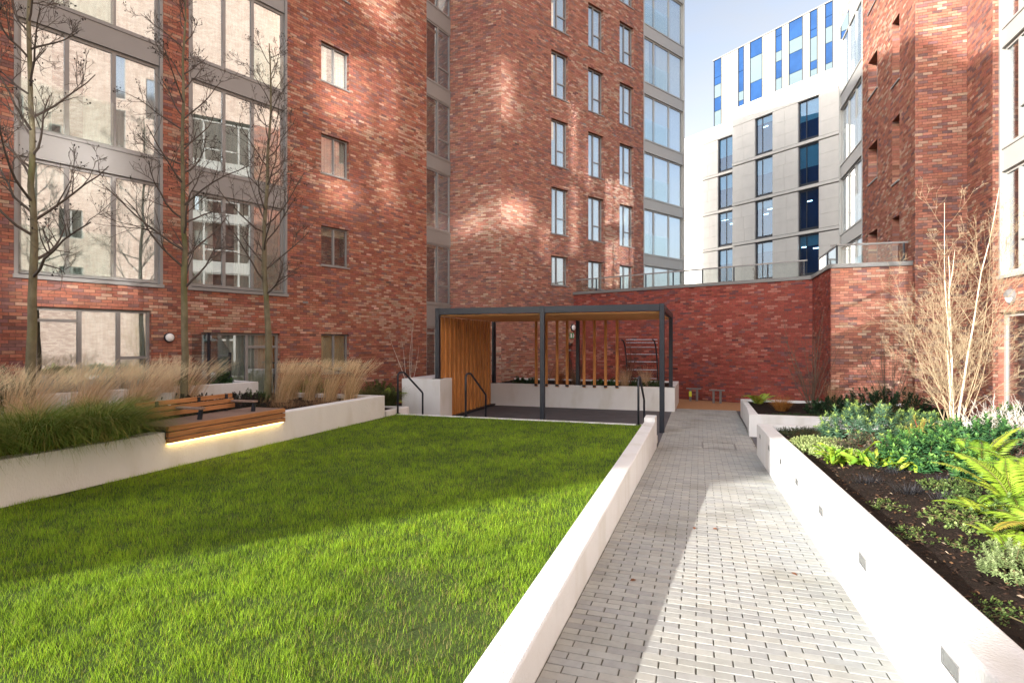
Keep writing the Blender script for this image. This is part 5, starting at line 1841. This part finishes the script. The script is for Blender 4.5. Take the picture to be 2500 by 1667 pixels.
fern('dark fern at the near corner of the second planter', (1.62, 17.6, -0.02), 13, 1.0, 506, 0.1)
fern('yellow-green fern behind the dark grass left of the white block', (-8.3, 14.0, 0.1), 11, 1.0, 507, 0.1)

# hart's tongue ferns: single strap leaves
def strap_mesh(L_, W_, arch, colr, seed):
    g = np.random.default_rng(seed)
    n = 9
    t = np.linspace(0, 1, n)
    th = 0.15 + arch * t ** 1.2
    P = np.zeros((n, 3))
    for i in range(1, n):
        P[i] = P[i - 1] + np.array((math.sin(th[i]), 0, math.cos(th[i]))) * L_ / (n - 1)
    wd = W_ * np.sin(np.clip(t * 0.92 + 0.10, 0, 1) * math.pi) ** 0.6
    wav = 0.010 * np.sin(t * 14 + g.uniform(0, 6))
    Nn = np.stack([-np.cos(th), 0 * th, np.sin(th)], -1)
    V = np.zeros((n, 3, 3))
    V[:, 0] = P + np.stack([0 * t, -wd / 2, 0 * t], -1) + Nn * (0.012 + wav)[:, None]
    V[:, 1] = P
    V[:, 2] = P + np.stack([0 * t, wd / 2, 0 * t], -1) + Nn * (0.012 - wav)[:, None]
    F = []
    for i in range(n - 1):
        for j in range(2):
            F.append((i * 3 + j, i * 3 + j + 1, i * 3 + 3 + j + 1, i * 3 + 3 + j))
    me = mesh_np('leaf', V.reshape(-1, 3), np.array(F), np.array(colr), smooth=True)
    me.materials.append(M['leaf'])
    return me


ST = [strap_mesh(0.26, 0.055, 1.2, (0.24, 0.40, 0.035), 1), strap_mesh(0.30, 0.05, 1.5, (0.30, 0.44, 0.04), 2), strap_mesh(0.22, 0.05, 1.0, (0.16, 0.33, 0.035), 3), strap_mesh(0.24, 0.045, 1.8, (0.36, 0.42, 0.05), 4)]
for k, (x, y, n, t_) in enumerate([(1.72, 8.25, 44, 'nearest the white planter wall'), (2.05, 8.15, 40, 'in the middle of the row'), (2.32, 7.85, 34, 'right end of the row beside the dark mound')]):
    g = np.random.default_rng(520 + k)
    t = thing('tongue_fern', 'bright green strap leaved fern ' + t_, 'fern', (x, y, rs(x, y) - 0.01), 'tongue ferns')
    for i in range(n):
        o = bpy.data.objects.new('leaf', ST[int(g.integers(0, 4))])
        COL.objects.link(o)
        o.parent = t
        s_ = g.uniform(0.7, 1.25)
        o.scale = (s_, s_, s_)
        o.rotation_euler = (g.normal(0, 0.35), g.normal(0.15, 0.35), g.uniform(0, 6.28))
        o.location = (g.normal(0, 0.09), g.normal(0, 0.09), 0)


# ---------------------------------------------------------------- bare trees and shrubs
def grow(b, p, d, length, r, depth, g, col, tips, up=0.15, seg=4, split=3, wob=0.13, sides=4, spread=0.65, minr=0.0016):
    """one limb and its side twigs"""
    P = [np.array(p, float)]
    d = np.array(d, float)
    d /= np.linalg.norm(d)
    for i in range(seg):
        d = d + g.normal(0, wob, 3) + np.array((0, 0, up))
        d /= np.linalg.norm(d)
        P.append(P[-1] + d * length / seg)
    rr = np.linspace(r, max(r * 0.35, minr), seg + 1)
    V, F = tube(P, rr, sides)
    b.add(V, F, col)
    tips.append(P[-1])
    if depth <= 0:
        return
    for k in range(split):
        t = g.uniform(0.25, 0.98)
        i = min(int(t * seg), seg - 1)
        q_ = P[i] + (P[i + 1] - P[i]) * (t * seg - i)
        ax = P[i + 1] - P[i]
        ax /= np.linalg.norm(ax)
        o_ = np.cross(ax, g.normal(0, 1, 3))
        o_ /= np.linalg.norm(o_) + 1e-9
        nd = ax * (1 - spread * 0.5) + o_ * spread
        grow(b, q_, nd, length * g.uniform(0.38, 0.62) * (1.05 - 0.4 * t), max(rr[i] * 0.55, minr), depth - 1, g, col, tips, up, max(2, seg - 1), max(2, split - 1), wob, 3 if depth < 2 else sides, spread, minr)


def alder(label, base, height, r0, seed, h0, nl=30, reach=1.6):
    g = np.random.default_rng(seed)
    t = thing('bare_tree', label, 'tree', base, 'bare trees in the left planter')
    n = 22
    zz = np.linspace(0, height, n)
    P = np.stack([base[0] + 0.03 * np.sin(zz * 1.1 + seed) + np.cumsum(g.normal(0, 0.012, n)), base[1] + 0.03 * np.cos(zz * 0.9 + seed) + np.cumsum(g.normal(0, 0.012, n)), base[2] - 0.05 + zz], -1)
    rr = r0 * (1 - 0.86 * (zz / height) ** 0.85)
    rr[0] *= 1.25
    rr = rr * (1 + g.normal(0, 0.035, n))
    b = BIG()
    V, F = tube(P, rr, 12)
    b.add(V, F, (1, 1, 1))
    b.build('trunk', M['bark'], t, smooth=True)
    cr = BIG()
    tips = []
    for i in range(nl):
        f_ = (i + g.uniform(0, 0.8)) / nl
        h = h0 + (height - h0) * f_ ** 0.95 * 0.97
        k = h / height * (n - 1)
        j = min(int(k), n - 2)
        p = P[j] + (P[j + 1] - P[j]) * (k - j)
        a = i * 2.4 + g.normal(0, 0.3)
        el = g.uniform(0.35, 0.75) + 0.25 * f_
        d = np.array((math.cos(a) * math.cos(el), math.sin(a) * math.cos(el), math.sin(el)))
        ln = reach * (1.0 - 0.62 * f_) * g.uniform(0.7, 1.15)
        grow(cr, p, d, ln, max(0.009, 0.024 * (1 - 0.6 * f_)), 3, g, (1, 1, 1), tips, up=0.085, seg=6, split=5, wob=0.13, sides=5, spread=0.62, minr=0.0027)
    cr.build('crown', M['twig'], t, smooth=True)
    cb = BIG()
    sel = g.choice(len(tips), min(230, len(tips)), replace=False)
    oc = np.array([(1, 0, 0), (-1, 0, 0), (0, 1, 0), (0, -1, 0), (0, 0, 1.4), (0, 0, -1.4)])
    of = np.array([(0, 2, 4), (2, 1, 4), (1, 3, 4), (3, 0, 4), (2, 0, 5), (1, 2, 5), (3, 1, 5), (0, 3, 5)])
    for i in sel:
        for _ in range(int(g.integers(1, 3))):
            cb.add(oc * g.uniform(0.009, 0.015) + tips[i] + g.normal(0, 0.03, 3), of, (1, 1, 1))
    cb.build('cones', M['cone'], t, kind='stuff')
    return t


alder('bare alder tree at the left picture edge with mossy pale trunk', (-9.35, 5.72, 0.4), 8.6, 0.072, 601, 2.35, reach=1.5)
alder('bare alder tree in the middle of the left planter behind the bench', (-9.3, 8.24, 0.4), 8.3, 0.075, 602, 2.25, reach=1.6)
alder('bare alder tree at the right end of the left planter', (-9.57, 10.75, 0.4), 8.4, 0.088, 603, 2.35, reach=1.75)


def stems_shrub(name, label, base, stems, h, spread, r, matn, seed, group=None, twigs=5, depth=2, mat2=None, up=0.10, cat='shrub', thin=0):
    g = np.random.default_rng(seed)
    t = thing(name, label, cat, base, group)
    b, b2, tips = BIG(), BIG(), []
    for i in range(stems):
        a = i * 2.4 + g.normal(0, 0.3)
        sp = spread * math.sqrt((i + 0.3) / stems)
        d = np.array((math.cos(a) * sp, math.sin(a) * sp, 1.0))
        d /= np.linalg.norm(d)
        P = [np.array(base) + np.array((math.cos(a), math.sin(a), 0)) * 0.05 * (i / stems + 0.3) - np.array((0, 0, 0.03))]
        n = 9
        hh = h * g.uniform(0.72, 1.0) * (1.05 - 0.30 * (i / stems))
        for k in range(n):
            d = d + g.normal(0, 0.05, 3) + np.array((0, 0, 0.05))
            d /= np.linalg.norm(d)
            P.append(P[-1] + d * hh / n)
        rr = np.linspace(r, r * 0.18, n + 1) * g.uniform(0.6, 1.05)
        if thin and i >= stems - thin:
            rr = rr * 0.36
        V, F = tube(P, rr, 6)
        (b2 if thin and i >= stems - thin else b).add(V, F, (1, 1, 1))
        for k in range(twigs):
            f_ = g.uniform(0.12, 0.92)
            j = min(int(f_ * n), n - 1)
            ax = P[j + 1] - P[j]
            ax /= np.linalg.norm(ax)
            o_ = np.cross(ax, g.normal(0, 1, 3))
            o_ /= np.linalg.norm(o_)
            grow(b2, P[j], ax * 0.75 + o_ * 0.6, hh * g.uniform(0.16, 0.34) * (1.15 - 0.55 * f_), max(rr[j] * 0.42, 0.0018), depth - 1, g, (1, 1, 1), tips, up, 4, 4, 0.1, 4, 0.55, 0.0014)
    b.build('stems', M[matn], t, smooth=True)
    if b2.V:
        b2.build('twigs', M[mat2 or matn], t, smooth=True, kind='stuff')
    return t


stems_shrub('birch', 'multi-stemmed pale birch with sunlit bare twigs in the right bed', (4.02, 11.2, rs(4.0, 11.2)), 11, 3.9, 0.40, 0.026, 'birch', 701, twigs=17, depth=4, mat2='birchtwig', cat='tree', thin=7)
stems_shrub('bare_shrub', 'brown bare multi-stemmed shrub in the second planter before the wall slot', (2.95, 17.4, -0.03), 13, 2.9, 0.5, 0.016, 'browntwig', 702, 'bare shrubs', twigs=10)
stems_shrub('bare_shrub', 'dark bare shrub left of the birch in front of the brick wall', (4.75, 17.2, -0.03), 11, 2.7, 0.65, 0.014, 'browntwig', 703, 'bare shrubs', twigs=9)
stems_shrub('bare_shrub', 'dense bare shrub behind the last wooden screen post', (-2.3, 20.6, 0.25), 11, 2.3, 0.4, 0.014, 'redtwig', 704, 'bare shrubs', twigs=10)
stems_shrub('bare_shrub', 'red stemmed bare shrub beside the right back post of the pergola', (-1.3, 20.3, 0.25), 7, 1.8, 0.35, 0.012, 'redtwig', 705, 'bare shrubs', twigs=4)
stems_shrub('bare_shrub', 'thin red stemmed shrub left of the middle pergola post', (-5.35, 20.2, 0.25), 5, 1.6, 0.4, 0.012, 'redtwig', 706, 'bare shrubs', twigs=3)
stems_shrub('bare_shrub', 'thin bare shrub in front of the doorway behind the pergola', (-4.3, 20.8, 0.25), 8, 1.9, 0.4, 0.012, 'browntwig', 707, 'bare shrubs', twigs=8)
stems_shrub('birch', 'young slender birch with reddish twigs left of the pergola', (-8.25, 15.1, 0.3), 5, 2.2, 0.3, 0.013, 'whitetwig', 708, twigs=10, mat2='redtwig', cat='tree')
stems_shrub('bare_shrub', 'bare reddish twigs beside the left pergola post', (-7.55, 16.2, 0.7), 8, 1.0, 0.5, 0.006, 'redtwig', 709, 'bare shrubs', twigs=6)
for i, (x, y, t_) in enumerate([(4.35, 9.9, 'right of the dark mound'), (4.75, 10.3, 'at the right picture edge'), (4.2, 10.45, 'below the birch')]):
    stems_shrub('bleached_shrub', 'low bleached white bare stems ' + t_, (x, y, rs(x, y)), 26, 0.75, 1.4, 0.006, 'whitetwig', 720 + i, 'bleached bare stems', twigs=5, depth=2)
stems_shrub('terrace_plant', 'tiny sapling behind the glass of the roof terrace', (2.0, 22.9, 3.88), 3, 1.1, 0.15, 0.012, 'browntwig', 730, twigs=6)

# a few fallen leaves on the path
lv = MB()
g = np.random.default_rng(77)
lme = mesh_np('fallen_leaf', [(-0.03, 0, 0.002), (-0.008, -0.016, 0.006), (0.012, -0.012, 0.009), (0.032, 0.002, 0.003), (0.012, 0.014, 0.006), (-0.008, 0.015, 0.009)], [(0, 1, 2, 3, 4, 5)], np.array((0.20, 0.075, 0.03)))
lme.materials.append(M['leaf'])
for (x, y) in ((-0.05, 6.3), (0.16, 6.35), (0.62, 7.9), (-0.5, 4.6), (0.75, 5.2), (0.3, 9.6), (-0.6, 7.4)):
    o = bpy.data.objects.new('fallen_leaf', lme)
    COL.objects.link(o)
    o.location = (x, y, pz(y) + 0.004)
    o.rotation_euler = (g.normal(0, 0.2), g.normal(0, 0.2), g.uniform(0, 6.28))
    S(o, label='small brown fallen leaf lying on the grey paved path', category='leaf', group='fallen leaves on the path')
